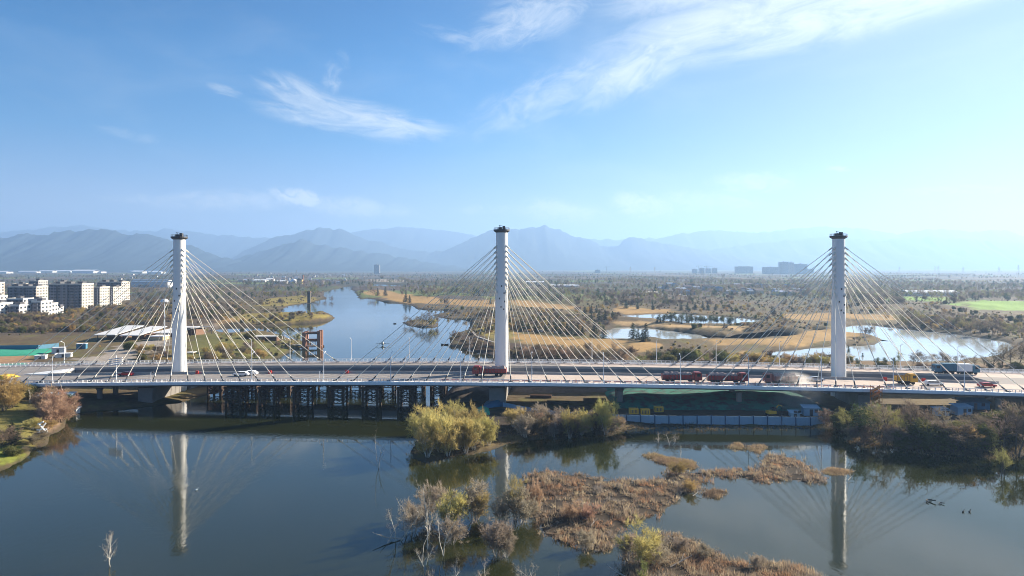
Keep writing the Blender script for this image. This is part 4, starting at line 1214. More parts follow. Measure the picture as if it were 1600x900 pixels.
def hv(px, D, h_, lab, w_=1.0):
    e = empty('transmission_tower', at(px, D), 0, lab, 'power pylon', 'transmission towers across the plain')
    mb = MB(); b = h_ * .11
    for sx in (-1, 1):
        for sy in (-1, 1): mb.tube((sx * b, sy * b, 0), (sx * .5, sy * .5, h_), .28 * w_, .2 * w_, n=4)
    n = 7
    for q in range(n):
        f0, f1 = q / n, (q + 1) / n; r0 = b + (.5 - b) * f0; r1 = b + (.5 - b) * f1
        for sy in (-1, 1):
            mb.tube((-r0, sy * r0, h_ * f0), (r1, sy * r1, h_ * f1), .12 * w_, n=4); mb.tube((r0, sy * r0, h_ * f0), (-r1, sy * r1, h_ * f1), .12 * w_, n=4)
    obj('lattice_mast', mb, M_gal, e)
    for f in (.70, .82, .94):
        mb = MB(); a = h_ * .16 * (1.25 - f * .5); mb.tube((-a, 0, h_ * f), (a, 0, h_ * f), .2 * w_, n=4); mb.tube((-a, 0, h_ * f), (0, 0, h_ * f + 2), .12 * w_, n=4); mb.tube((a, 0, h_ * f), (0, 0, h_ * f + 2), .12 * w_, n=4)
        obj('crossarm', mb, M_gal, e)
for a in ((1591, 2800, 50, 'tallest transmission tower near the right edge'), (1561, 3000, 44, 'transmission tower second from the right edge'), (1505, 3200, 42, 'transmission tower third from the right edge'), (1461, 3300, 46, 'thin paired transmission tower, left one, above the green field'), (1466, 3350, 46, 'thin paired transmission tower, right one, above the green field'),
          (1405, 3500, 44, 'transmission tower just right of the rightmost pylon'), (1023, 3000, 42, 'transmission tower left of the four small blocks'), (985, 3000, 44, 'transmission tower among faint ones right of the middle pylon'), (1130, 1500, 26, 'low lattice tower right of the four small blocks'), (1097, 2200, 30, 'lattice tower standing before the four small blocks'),
          (41, 1900, 24, 'thin tower behind the second white house block from the left'), (109, 2000, 26, 'thin tower behind the broadest apartment block'), (168, 1900, 24, 'thin tower behind the narrow cream towers'), (198, 2000, 24, 'thin tower behind the right end of the estate'), (463, 2600, 30, 'thin pale mast beyond the white domed hall')):
    hv(*a)
# village houses
M_vroof = mat('tile_roof', (0.16, 0.13, 0.12), 0.9, rand=0.4)
M_vroofb = mat('sheet_roof', (0.32, 0.36, 0.44), 0.7, rand=0.3)
M_vwall = mat('village_wall', (0.50, 0.46, 0.42), 0.9, rand=0.25)
def house(roofm):
    e = empty('village_house')
    mb = MB(); mb.box(-6, -4, 0, 6, 4, 6.2)
    a = obj('wall', mb, M_vwall, e)
    mb = MB(); i = len(mb.v); mb.v += [(-6.6, -4.6, 6.21), (6.6, -4.6, 6.21), (6.6, 4.6, 6.21), (-6.6, 4.6, 6.21), (-6.2, 0, 8.6), (6.2, 0, 8.6)]
    for f in ((0, 1, 5, 4), (2, 3, 4, 5), (0, 4, 3), (1, 2, 5), (3, 2, 1, 0)): mb.f.append(f); mb.mi.append(0)
    b = obj('roof', mb, roofm, e)
    return kids(e, a, b)
hp = [house(M_vroof), house(M_vroofb)]; used = [False, False]
rr = random.Random(21)
for (x0, x1, y0, y1, n, lab, grp) in ((1030, 1260, 447, 462, 62, 'small village house among bare trees on the plain right of the middle pylon', 'houses of the village right of the middle pylon'),
                               (372, 552, 428, 443, 54, 'small village house in the built up strip left of the upper river', 'houses of the village left of the upper river'),
                               (150, 262, 428, 440, 12, 'small village house on the plain between the estate and the leftmost pylon', 'houses beyond the estate'),
                               (560, 700, 427, 434, 14, 'small village house on the plain right of the upper river', 'houses right of the upper river')):
    for _ in range(n):
        px = rr.uniform(x0, x1); py_ = rr.uniform(y0, y1); k = 0 if rr.random() < .6 else 1
        x, y, z = G(px, py_)
        if float(shore([x], [y])[0]) < 6: continue
        o = hp[k] if not used[k] else copy_tree(hp[k]); used[k] = True
        o.location = (x, y, z - .3); o.rotation_euler = (0, 0, rr.choice((0, math.pi / 2)) + R(10) + rr.uniform(-.1, .1)); sc_ = rr.uniform(.7, 1.2); o.scale = (sc_, sc_, sc_ * rr.uniform(.55, 1.0))
        tag(o, lab, 'house', grp)

# ------------------------------------------------------------------ riverside park buildings behind the left pylon
M_ochw = mat('ochre_concrete', (0.50, 0.37, 0.22), 0.85, var=0.08, scale=0.4)
M_memb = mat('white_roof_panel', (0.76, 0.75, 0.74), 0.55, var=0.04, scale=0.4)
M_brown = mat('brown_cladding', (0.16, 0.085, 0.05), 0.8, var=0.1, scale=0.5)
def slab(px0, px1, y0, y1, D0, D1, zl, zr, th, name, label, mt=M_memb, cat='roof'):
    """tilted roof plate on posts"""
    Dm = (D0 + D1) / 2
    X0 = (px0 - 800) / F * Dm; X1 = (px1 - 800) / F * Dm
    z0 = float(ground_h([(X0 + X1) / 2], [Dm])[0])
    e = empty(name, ((X0 + X1) / 2, Dm, z0), 0, label, cat); wd = X1 - X0; dp = D1 - D0
    mb = MB(); mb.hexa([(-wd / 2, -dp / 2, zl), (wd / 2 - wd * .22, -dp / 2, zl), (wd / 2, dp / 2, zr), (-wd / 2 + wd * .3, dp / 2, zr), (-wd / 2, -dp / 2, zl + th), (wd / 2 - wd * .22, -dp / 2, zl + th), (wd / 2, dp / 2, zr + th), (-wd / 2 + wd * .3, dp / 2, zr + th)])
    obj('roof', mb, mt, e)
    for fx, fy, zt in ((-.42, -.42, zl), (.2, -.42, zl), (-.12, .4, zr), (.42, .42, zr)):
        mb = MB(); mb.box(wd * fx - .15, dp * fy - .15, -.5, wd * fx + .15, dp * fy + .15, zt); obj('post', mb, M_dark, e)
    mb = MB(); mb.box(-wd * .3, -dp * .2, -.3, wd * .22, dp * .28, min(zl, zr) - .25); obj('room', mb, M_brown, e)
    return e
slab(166, 208, 0, 0, 365, 388, 2.6, 5.6, .35, 'pavilion', 'white slanted roof pavilion, leftmost of the riverside pair', M_memb, 'pavilion')
slab(206, 244, 0, 0, 362, 386, 2.6, 5.4, .35, 'pavilion', 'white slanted roof pavilion just right of its twin, left of the leftmost pylon', M_memb, 'pavilion')
slab(252, 300, 0, 0, 372, 392, 2.8, 4.6, .35, 'pavilion', 'white roofed pavilion half hidden behind the leftmost pylon', M_memb, 'pavilion')
slab(292, 320, 0, 0, 380, 405, 4.4, 3.6, .35, 'pavilion', 'grey roofed pavilion right of the leftmost pylon above a green lawn', M_slate, 'pavilion')
# long ochre ramp wall, dark water front below
def wall_run(pts, zt, zb, th, name, label, cat, mt):
    e = empty(name, (pts[0][0], pts[0][1], 0), 0, label, cat); mb = MB(); ox, oy = pts[0][0], pts[0][1]
    for (a, b, ta, tb) in zip(pts[:-1], pts[1:], zt[:-1], zt[1:]):
        d = np.array([b[0] - a[0], b[1] - a[1]]); n_ = np.array([-d[1], d[0]]) / (np.linalg.norm(d) + 1e-9) * th
        p = [(a[0] - ox, a[1] - oy), (b[0] - ox, b[1] - oy), (b[0] - ox + n_[0], b[1] - oy + n_[1]), (a[0] - ox + n_[0], a[1] - oy + n_[1])]
        mb.hexa([(q[0], q[1], zb) for q in p] + [(p[0][0], p[0][1], ta), (p[1][0], p[1][1], tb), (p[2][0], p[2][1], tb), (p[3][0], p[3][1], ta)])
    obj('wall', mb, mt, e)
    return e
e = wall_run([W(176, 541, 3.2), W(214, 539, 3.4), W(262, 541, 3.0), W(300, 541, 3), W(337, 528, 3.6)], [3.4, 4.2, 3.2, 3.3, 4.4], 0.3, 3.0, 'terrace', 'ochre terrace wall zigzagging beneath the white roofed pavilions', 'terrace', M_ochw)
e = empty('ochre_pavilion', (*W(244, 541, 2.0), 2.0), 0, 'tall ochre box building left of the leftmost pylon on the terrace', 'building')
mb = MB(); mb.box(-3.5, 0, -1.5, 3.5, 7, 5.0); obj('wall', mb, M_ochw, e); mb = MB(); mb.box(-3.8, -.3, 5.01, 3.8, 7.3, 5.4); obj('roof', mb, M_memb, e); mb = MB(); mb.box(-6.8, .5, -1.5, -3.52, 6, 3.2); obj('annex', mb, M_brown, e); mb = MB(); mb.box(.2, -.05, .2, 2.6, .05, 3.2); obj('window', mb, M_win, e)
e = empty('retaining_wall', (*W(232, 560, 1.0), 1.0), 0, 'dark recessed front wall under the ochre terrace', 'wall')
mb = MB(); mb.box(-24, 12, -1, 20, 13.5, 2.2); obj('wall', mb, M_brown, e)
e = empty('kiosk', (*W(296, 560, 1.5), 1.5), 0, 'small orange sided kiosk at the foot of the leftmost pylon', 'kiosk')
M_or = mat('orange_panel', (0.50, 0.20, 0.06), 0.7)
mb = MB(); mb.box(-1.6, 0, -1, 1.6, 3, 2.6); obj('wall', mb, M_or, e); mb = MB(); mb.box(-2, -.4, 2.61, 2, 3.4, 2.85); obj('roof', mb, M_memb, e); mb = MB(); mb.box(-.5, -.04, -1, .5, .03, 1.3); obj('door', mb, M_dark, e)
# flat roofed brick house on the grassy headland with a white screen wall
e = empty('riverside_house', (*W(406, 536, 1.5), 1.2), 0, 'flat roofed brick house on the grassy headland by the inlet', 'house')
mb = MB(); mb.box(-4.5, 0, 0, 2.5, 8, 3.6); obj('wall', mb, M_brick, e); mb = MB(); mb.box(-5, -.5, 3.61, 9.5, 8.5, 4.0); obj('roof', mb, M_roofw, e); mb = MB(); mb.box(2.6, 1, 0, 9, 7, 3.5); obj('porch', mb, M_brown, e); mb = MB(); mb.box(-3.5, -.05, .9, -1.5, .05, 2.6); obj('window', mb, M_win, e)
e = empty('screen_wall', (*W(436, 533, 1.3), 1.2), 0, 'white patterned screen wall beside the flat roofed house', 'wall')
mb = MB()
for q in range(6): mb.box(-4 + q * 1.4, 0, 0, -3.7 + q * 1.4, .3, 3.2)
mb.box(-4, .05, 2.9, 3.6, .25, 3.2); mb.box(-4, .05, 0.1, 3.6, .25, 1.2); obj('panel', mb, M_memb, e)
# brick gate tower in the water and its footbridge
e = empty('gate_tower', (*W(487, 545, 0), 0), 0.1, 'open brown brick gate tower standing in the river', 'tower')
gw = 3.9
for sx in (-1, 1):
    for y in (0, 6):
        mb = MB(); mb.box(sx * gw - .95, y - .95, -1.5, sx * gw + .95, y + .95, 9.6 if sx > 0 else 9.0); obj('column', mb, M_brick, e)
for z in (4.0, 7.9):
    mb = MB(); mb.box(-gw + .96, -.5, z, gw - .96, .5, z + .8); mb.box(-gw + .96, 5.5, z, gw - .96, 6.5, z + .8); obj('beam', mb, M_brown, e)
mb = MB(); mb.box(-gw - .4, .96, 1.0, gw + .4, 5.04, 1.5); obj('platform', mb, M_concd, e)
mb = MB()
for q in range(5): mb.box(-2.4 + q * 1.2, 2.6, 1.51, -2.1 + q * 1.2, 2.8, 3.6)
mb.box(-2.6, 2.55, 3.6, 2.7, 2.85, 3.8); obj('machinery', mb, M_dark, e)
a = np.array(W(446, 538, 1.3)); b = np.array(W(484, 543, 1.3)); b[1] += 3
e = wall_run([tuple(a), tuple((a + b) / 2 + np.array([-1, 1.5])), tuple(b)], [1.5, 1.6, 1.5], 1.0, 1.8, 'footbridge', 'narrow footbridge from the headland to the brick gate tower', 'footbridge', M_conc)
for q in range(7):
    p = a + (b - a) * (q + .3) / 7 - np.array(e.location[:2]) + np.array([-.5, 1.6]); mb = MB(); mb.tube((p[0], p[1], -1.5), (p[0], p[1], 1.1), .15, n=5); obj('pile', mb, M_dark, e)
# dark stone obelisk up river with a round tree behind
e = empty('watch_tower', (*W(483, 473, .8), .5), 0, 'slim dark stone tower on the spit up river', 'tower')
mb = MB(); mb.box(-1.7, -1.7, 0, 1.7, 1.7, 12); mb.box(-2.2, -2.2, 12.01, 2.2, 2.2, 12.7); obj('shaft', mb, mat('dark_stone', (.10, .085, .07), .9, var=.1, scale=.5), e); mb = MB(); mb.box(-1.9, -1.9, 12.71, 1.9, 1.9, 14.2); obj('parapet', mb, M_brown, e)
# tall floodlight mast
e = empty('light_mast', G(257, 556), 0, 'tall pale floodlight mast behind the far footway, left of the leftmost pylon', 'mast')
mb = MB(); mb.tube((0, 0, 0), (0, 0, 24), .35, .18, n=8); obj('pole', mb, M_lamp, e)
mb = MB(); mb.lathe([(1.7, 24), (1.9, 24.4), (1.2, 25.2), (.3, 25.6)], 12); obj('lamp_ring', mb, M_lamp, e)
# weir walkway on the right bank of the channel
e = wall_run([W(735, 516, 1.5), W(742, 526, 1.5), W(765, 534, 1.5), W(785, 540, 1.5)], [2.0] * 4, .3, 1.2, 'river_wall', 'pale curved river wall edging the grass left of the middle pylon', 'wall', M_conc)
# floats
M_float = mat('dark_float', (0.03, 0.035, 0.03), 0.7); M_pale = mat('pale_hull', (0.6, 0.58, 0.5), 0.6)
def bird(px, py_, sc_, lab):
    x, y = W(px, py_, 0)
    e = empty('bird_float', (x, y, .3), 0, lab, 'float', None)
    mb = MB()
    for s in (-1, 1):
        mb.hexa([(s * .5, -.5, .6), (s * 2.2, -.3, 1.0), (s * 2.2, .3, 1.0), (s * .5, .6, .6), (s * .5, -.5, .85), (s * 2.2, -.3, 1.15), (s * 2.2, .3, 1.15), (s * .5, .6, .85)][::1])
        mb.hexa([(s * 2.2, -.3, 1.0), (s * 4.0, .1, .7), (s * 4.0, .25, .7), (s * 2.2, .3, 1.0), (s * 2.2, -.3, 1.15), (s * 4.0, .1, .78), (s * 4.0, .25, .78), (s * 2.2, .3, 1.15)])
    obj('wing', mb, M_float, e)
    mb = MB(); mb.lathe([(.25, -.2), (.7, .2), (.75, .9), (.5, 1.5), (.15, 1.9)], 12); obj('body', mb, M_pale, e)
    e.scale = (sc_, sc_, sc_)
    return e
bird(598, 540, 1.0, 'bird shaped float with dark wings and pale body on the open river')
def boat(px, py_, L, lab, ang=0):
    x, y = W(px, py_, 0)
    e = empty('rowing_boat', (x, y, 0), ang, lab, 'boat', 'small dark boats on the river')
    mb = MB(); n = 10; i = 0
    sec = []
    for k in range(n + 1):
        u = -1 + 2 * k / n; w_ = .75 * (1 - abs(u) ** 2.5) + .05; z = .5 + .35 * u * u
        sec.append([(u * L / 2, -w_, z), (u * L / 2, -w_ * .6, -.1), (u * L / 2, w_ * .6, -.1), (u * L / 2, w_, z)])
    for k in range(n):
        for q in range(3): mb.quad(sec[k][q], sec[k + 1][q], sec[k + 1][q + 1], sec[k][q + 1])
    obj('hull', mb, M_float, e)
    for u in (-.4, .2):
        mb = MB(); mb.box(u * L / 2 - .15, -.6, .3, u * L / 2 + .15, .6, .36); obj('thwart', mb, M_brown, e)
boat(695, 539, 4.2, 'small dark boat close to the rounded bank left of the middle pylon'); boat(501, 541.5, 4.0, 'small dark boat moored right of the brick gate tower'); boat(617, 506, 2.2, 'tiny dark boat left of the wooded islet', .2)
# vehicle parked on the bank and small footbridge roof in the park
def parked(px, py_, paint, lab, rz=0):
    o = car('parked_car', paint, 4.6); o.location = G(px, py_); o.rotation_euler = (0, 0, rz); tag(o, lab, 'car')
parked(882, 556, M_blue, 'dark blue car parked on the bank behind the bridge, right of the middle pylon', .5)
parked(845, 519, M_wht, 'white car by the row of dark firs beyond the tan field', .1); parked(868, 521, M_silver, 'silver car by the row of dark firs beyond the tan field', .1); parked(890, 522, M_wht, 'white car near the pond end of the fir row', .2)
parked(1176, 556, M_dark, 'dark car in the tan clearing by the round bush', .2)
# left end: road works with green netting, hoardings and covers
M_net = mat('green_netting', (0.03, 0.30, 0.19), 0.9, var=0.2, scale=0.6); M_hoard = mat('blue_hoarding', (0.05, 0.17, 0.27), 0.6, var=.05, scale=.5)
M_cover = mat('yellow_cover', (0.58, 0.40, 0.06), 0.8, var=0.15, scale=0.8)
def heap(pg, h_, name, lab, cat, mt, seed, kind=None, zb=0.0):
    """low heap or sheet filling a plan outline"""
    c = pg.mean(0); x0, y0 = pg.min(0); x1, y1 = pg.max(0); n = 26
    xs = np.linspace(x0, x1, n); ys = np.linspace(y0, y1, n)
    XX, YY = np.meshgrid(xs, ys); P = np.stack([XX.ravel(), YY.ravel()], 1); d = -sdist(P, pg)
    base = ground_h(P[:, 0], P[:, 1]) + zb
    wdt = max(.4, min(x1 - x0, y1 - y0) * .3)
    Z = base + np.where(d > 0, h_ * np.clip(d / wdt, 0, 1) ** .6 * (.7 + .6 * fbm(P[:, 0] / wdt, P[:, 1] / wdt, seed)) + .05, -.6)
    me = grid_mesh(name, XX - c[0], YY - c[1], Z.reshape(n, n), n, n); me.materials.append(mt)
    o = link(name, me); o.location = (c[0], c[1], 0)
    return tag(o, lab, cat, None, kind)
NG = None
heap(poly((-60, 547), (105, 546), (60, 556), (-60, 560), z=4), .8, 'green_netting', 'bright green netting sheet spread below the blue hoarding at the left edge', 'netting', M_net, 3)
heap(poly((-60, 566), (40, 566), (64, 572), (30, 578), (-60, 577), z=4.5), .6, 'green_netting', 'teal netting sheet in a strip behind the bridge end', 'netting', M_net, 4)
heap(poly((70, 572), (100, 569), (118, 571), (92, 577), (72, 577), z=4.5), .9, 'yellow_cover', 'yellow tarpaulin heap behind the far footway at the left', 'tarpaulin', M_cover, 5)
e = wall_run([W(-40, 548, 4), W(60, 547, 4), W(92, 543, 4)], [6.4, 6.4, 6.2], 3, .25, 'hoarding', 'dark blue hoarding above the bright green netting', 'hoarding', M_hoard)
mb = MB(); i = s_of(2, -12); 
def deck_heap(sa, sb, ta, tb, h_, lab, mt, seed):
    n = 16; S_, T_ = np.meshgrid(np.linspace(sa, sb, n), np.linspace(ta, tb, n)); u = np.clip(1 - np.abs(np.linspace(-1, 1, n)) ** 4, 0, 1); E = u[None, :] * u[:, None]
    Z = zdeck(S_) + .02 + h_ * E * (.4 + 1.0 * fbm(S_ * .9, T_ * .9, seed)); X = BO[0] + S_ * BU[0] + T_ * BV[0]; Y = BO[1] + S_ * BU[1] + T_ * BV[1]
    c = (X.mean(), Y.mean()); me = grid_mesh('tarpaulin', X - c[0], Y - c[1], Z, n, n); me.materials.append(mt); o = link('tarpaulin', me); o.location = (c[0], c[1], 0); return tag(o, lab, 'tarpaulin')
deck_heap(s_of(-14, -12), s_of(26, -9), -14, -7, 1.3, 'yellow tarpaulin heap lying on the carriageway at the left end of the bridge', M_cover, 6)
# white sloping slab where the median opening begins
e = empty('median_ramp', BD(-160, 0, 0.03), -DECK_A, 'white wedge shaped ramp where the opening between the carriageways starts', 'ramp')
mb = MB(); mb.hexa([(-7, -4, 0), (4.5, -5.5, 0), (4.5, 5.5, 0), (-7, -3.6, 0), (-7, -4, .05), (4.5, -5.5, .5), (4.5, 5.5, .9), (-7, -3.6, .05)]); obj('slab', mb, M_white, e)
# pale rubble and sheds of the site behind the far footway
M_tent = mat('site_shed', (0.60, 0.60, 0.60), 0.7, var=.05, scale=.3)
k = 0
for px, py_, wd, h_, lab in ((92, 552, 5, 2.6, 'blue white site cabin right of the green netting'), (128, 545, 4, 2.4, 'pale cyan cabin on the road to the estate'), (100, 558, 6, 1.6, 'low white shed on the left road works'), (64, 561, 4, 1.5, 'small white shed beside the teal netting')):
    e = empty('site_cabin', G(px, py_), .3, lab, 'cabin', 'cabins on the left road works')
    mb = MB(); mb.box(-wd / 2, -1.5, 0, wd / 2, 1.5, h_); obj('wall', mb, M_tent if k != 1 else M_hoard, e); mb = MB(); mb.box(-wd / 2 - .2, -1.7, h_ + .003, wd / 2 + .2, 1.7, h_ + .2); obj('roof', mb, M_memb, e); mb = MB(); mb.box(-.5, -1.55, .1, .5, -1.49, 2.0 if h_ > 2 else h_ - .2); obj('door', mb, M_dark, e); k += 1
# ------------------------------------------------------------------ trees and plants
def leaf_mat(name, col, rand=0.25, rough=0.8, trans=0.0):
    ma = mat(name, col, rough, var=0.35, scale=0.55, spec=0.15, rand=rand, detail=2.0)
    # thin leaves and twigs let part of the light through
    t = N(ma.node_tree); bs = ma.node_tree.nodes['Principled BSDF']; out = ma.node_tree.nodes['Material Output']
    tr = t.add('ShaderNodeBsdfTranslucent', Color=bs.inputs['Base Color'].links[0].from_socket)
    mx = t.add('ShaderNodeMixShader', Fac=0.38)
    ma.node_tree.links.new(bs.outputs[0], mx.inputs[1]); ma.node_tree.links.new(tr.outputs[0], mx.inputs[2]); ma.node_tree.links.new(mx.outputs[0], out.inputs['Surface'])
    return ma
M_bark = mat('bark', (0.11, 0.085, 0.065), 0.9, rand=0.2)
M_barkp = mat('pale_bark', (0.56, 0.51, 0.44), 0.85, rand=0.15)
M_twig = leaf_mat('bare_twigs', (0.22, 0.175, 0.125), 0.3)
M_twigp = leaf_mat('greyish_twigs', (0.36, 0.30, 0.23), 0.2)
M_twigr = leaf_mat('reddish_twigs', (0.46, 0.31, 0.21), 0.15)
M_willow = leaf_mat('spring_willow_leaves', (0.50, 0.43, 0.17), 0.2)
M_willowd = leaf_mat('olive_leaves', (0.26, 0.25, 0.09), 0.3)
M_green = leaf_mat('dark_leaves', (0.065, 0.085, 0.032), 0.3)
M_olive = leaf_mat('olive_bush_leaves', (0.15, 0.15, 0.05), 0.3)
M_fir = leaf_mat('fir_needles', (0.035, 0.055, 0.03), 0.3)
M_fresh = leaf_mat('fresh_leaves', (0.24, 0.245, 0.085), 0.2)
M_gold = leaf_mat('golden_twigs', (0.45, 0.33, 0.13), 0.2)

def nrm(v): return v / (np.linalg.norm(v) + 1e-9)
class Plant:
    """branching plant: thick limbs as tubes, the last level as thin tapered twigs and leaf flecks"""
    def __init__(s, seed):
        s.r = np.random.default_rng(seed); s.limb = MB(); s.cv = []; s.ctri = []
    def twig(s, p, d, L, w_):
        a = nrm(np.cross(d, s.r.normal(size=3))) * w_ * .5
        i = len(s.cv); s.cv += [p - a, p + a, p + d * L]; s.ctri.append((i, i + 1, i + 2))
    def leaf(s, p, z):
        a = nrm(s.r.normal(size=3)) * z; b = nrm(np.cross(a, s.r.normal(size=3))) * z * .6
        i = len(s.cv); s.cv += [p - a, p + b, p + a]; s.ctri.append((i, i + 1, i + 2))
    def grow(s, p, d, L, r0, lev, P):
        n = P['seg'][lev]
        pts = [p]; q = p; dd = d
        for k in range(n):
            dd = nrm(dd + s.r.normal(size=3) * P['wob'][lev] + np.array((0, 0, P['up'][lev])))
            q = q + dd * (L / n); pts.append(q)
        last = lev == len(P['num']) - 1
        if P['limb'][lev]:
            for k in range(n):
                s.limb.tube(pts[k], pts[k + 1], r0 * (1 - .75 * k / n), r0 * (1 - .75 * (k + 1) / n), n=5 if lev == 0 else 3, cap=False)
        else:
            for k in range(n):
                s.twig(pts[k], pts[k + 1] - pts[k], 1.15, r0 * 2 * (1 - .5 * k / n))
        for _ in range(P['num'][lev]):
            f = s.r.uniform(P['from'][lev], 1.0); k = min(n - 1, int(f * n)); ff = f * n - k
            b = pts[k] + (pts[k + 1] - pts[k]) * ff; ax = nrm(pts[k + 1] - pts[k])
            if last:
                nd = nrm(ax * P['keep'] + s.r.normal(size=3) + np.array((0, 0, P.get('tipup', 0.3))))
                if P['leaf']: s.leaf(b + s.r.normal(size=3) * P['leaf'] * P.get('lsp', 1.5), P['leaf'] * s.r.uniform(.6, 1.3))
                if P['twl']: s.twig(b, nd, P['twl'] * s.r.uniform(.5, 1.3), P['tww'])
            else:
                side = nrm(np.cross(ax, s.r.normal(size=3))); an = P['ang'][lev] * s.r.uniform(.7, 1.25)
                nd = nrm(ax * math.cos(an) + side * math.sin(an))
                s.grow(b, nd, L * P['len'][lev] * (1.15 - .55 * f * P.get('taper', 1.0)) * s.r.uniform(.75, 1.25), r0 * .45 * (1.1 - .5 * f), lev + 1, P)
    def crown_mesh(s, name, mt):
        me = bpy.data.meshes.new(name)
        me.from_pydata([tuple(v) for v in s.cv], [], s.ctri); me.materials.append(mt); me.update()
        return me

def make_plant(seed, stems, H, P, lean=0.2):
    pl = Plant(seed)
    for k in range(stems):
        a = 2 * math.pi * (k + pl.r.uniform(0, .7)) / stems
        rad = 0 if stems == 1 else H * .05
        p = np.array((rad * math.cos(a), rad * math.sin(a), -0.15))
        l = 0.03 if stems == 1 else lean * pl.r.uniform(.4, 1.5)
        d = nrm(np.array((math.cos(a) * l, math.sin(a) * l, 1.0)))
        pl.grow(p, d, H * (pl.r.uniform(.7, 1.0) if stems > 1 else 1.0), P['r0'] * H, 0, P)
    return pl

# wispy bare tree, 6 to 8 m
BARE = dict(seg=[6, 4, 3], wob=[.08, .16, .2], up=[.05, .06, .05], num=[17, 8, 6], limb=[1, 1, 0], ang=[.75, .7], len=[.48, .5], keep=1.3, leaf=0, twl=.8, tww=.07, r0=.018, **{'from': [.25, .25, .1]})
BAREF = dict(BARE, tww=.13, num=[15, 7, 5])
WILL = dict(seg=[6, 5, 4], wob=[.10, .16, .16], up=[.06, .10, .10], num=[15, 8, 7], limb=[1, 1, 0], ang=[.55, .5], len=[.52, .5], keep=1.6, leaf=.045, lsp=2.6, twl=.8, tww=.045, r0=.014, tipup=.45, **{'from': [.22, .2, .1]})
SHRUB = dict(seg=[5, 4, 3], wob=[.12, .18, .2], up=[.05, .08, .08], num=[10, 7, 6], limb=[1, 0, 0], ang=[.55, .6], len=[.5, .5], keep=1.6, leaf=0, twl=.55, tww=.05, r0=.010, **{'from': [.12, .15, .1]})
SHRUBL = dict(SHRUB, leaf=.045, lsp=2.4)
DENSE = dict(seg=[5, 4, 3], wob=[.10, .2, .25], up=[.03, .04, .02], num=[16, 10, 13], limb=[1, 1, 0], ang=[.85, .8], len=[.50, .5], keep=.5, leaf=.20, lsp=1.7, twl=0, tww=.05, r0=.02, **{'from': [.15, .15, .1]})
DEAD = dict(seg=[8, 6, 4], wob=[.14, .26, .3], up=[.03, .02, .02], num=[10, 5, 3], limb=[1, 1, 0], ang=[.7, .7], len=[.38, .45], keep=1.4, leaf=0, twl=.5, tww=.035, r0=.013, **{'from': [.18, .2, .2]})
POLE = dict(DEAD, num=[4, 2, 1])
def fir(seed, H, wd):
    pl = Plant(seed); r = pl.r
    pl.limb.tube((0, 0, -.2), (0, 0, H), .02 * H, .02, n=6)
    z = H * .06; 
    while z < H * .98:
        f = z / H; L = wd * (1 - f) ** .85 + .12; nb = 9 if f < .7 else 6
        for k in range(nb):
            a = r.uniform(0, 2 * math.pi); d = nrm(np.array((math.cos(a), math.sin(a), -.18 + .5 * f)))
            LL = L * r.uniform(.65, 1.15); n = max(2, int(LL / .28))
            for q in range(n):
                p = np.array((0, 0, z)) + d * LL * (q + r.uniform(0, 1)) / n
                for _ in range(3):
                    pl.twig(p, nrm(d + r.normal(size=3) * .6 + np.array((0, 0, -.15))), .5 * r.uniform(.6, 1.3), .16)
        z += H * .045
    return pl

def proto(name, pl, barkm, leafm):
    e = empty(name)
    a = link('trunk', pl.limb.mesh('trunk', barkm), e); b = link('crown', pl.crown_mesh('crown', leafm), e)
    kids(e, a, b)
    e['_h'] = 1.0
    return e
PROT = {}
def kindset(key, name, makers, barkm, leafms):
    out = []
    for k, mk in enumerate(makers):
        pl = mk()
        for lm in (leafms if k == 0 or len(leafms) == 1 else [leafms[k % len(leafms)]]):
            e = proto(name, pl, barkm, lm); out.append([e, False])
    PROT[key] = out
kindset('bare', 'bare_tree', [lambda: make_plant(1, 1, 7.0, BARE), lambda: make_plant(2, 1, 7.0, BARE), lambda: make_plant(3, 2, 7.0, BARE, .18)], M_bark, [M_twig])
kindset('bushb', 'bare_shrub', [lambda: make_plant(4, 7, 3.2, SHRUB, .45), lambda: make_plant(5, 6, 3.2, SHRUB, .5)], M_bark, [M_twig])
kindset('shrubp', 'grey_shrub', [lambda: make_plant(6, 8, 4.0, SHRUB, .34), lambda: make_plant(7, 7, 4.0, SHRUB, .38)], M_barkp, [M_twigp])
kindset('shrubr', 'red_shrub', [lambda: make_plant(8, 9, 3.6, SHRUB, .42), lambda: make_plant(9, 8, 3.6, SHRUB, .4)], M_bark, [M_twigr])
kindset('willow', 'willow_tree', [lambda: make_plant(10, 3, 7.5, WILL, .22), lambda: make_plant(11, 4, 7.5, WILL, .26), lambda: make_plant(12, 2, 7.5, WILL, .2)], M_barkp, [M_willow])
kindset('olivet', 'olive_tree', [lambda: make_plant(13, 2, 7.0, WILL, .22), lambda: make_plant(14, 3, 7.0, WILL, .25)], M_bark, [M_willowd])
kindset('wshrub', 'willow_shrub', [lambda: make_plant(15, 9, 4.2, SHRUBL, .34), lambda: make_plant(16, 8, 4.2, SHRUBL, .30)], M_barkp, [M_willow])
kindset('gshrub', 'golden_shrub', [lambda: make_plant(17, 9, 4.0, SHRUB, .38)], M_bark, [M_gold])
kindset('dense', 'broadleaf_tree', [lambda: make_plant(18, 1, 6.0, DENSE), lambda: make_plant(19, 1, 6.0, DENSE)], M_bark, [M_green])
kindset('obush', 'olive_bush', [lambda: make_plant(20, 5, 3.6, DENSE, .4), lambda: make_plant(21, 4, 3.6, DENSE, .45)], M_bark, [M_olive])
kindset('fresh', 'spring_tree', [lambda: make_plant(22, 2, 6.5, WILL, .2)], M_bark, [M_fresh])
kindset('fir', 'fir_tree', [lambda: fir(23, 8.0, 2.1), lambda: fir(24, 8.0, 1.8), lambda: fir(25, 8.0, 2.4)], M_bark, [M_fir])
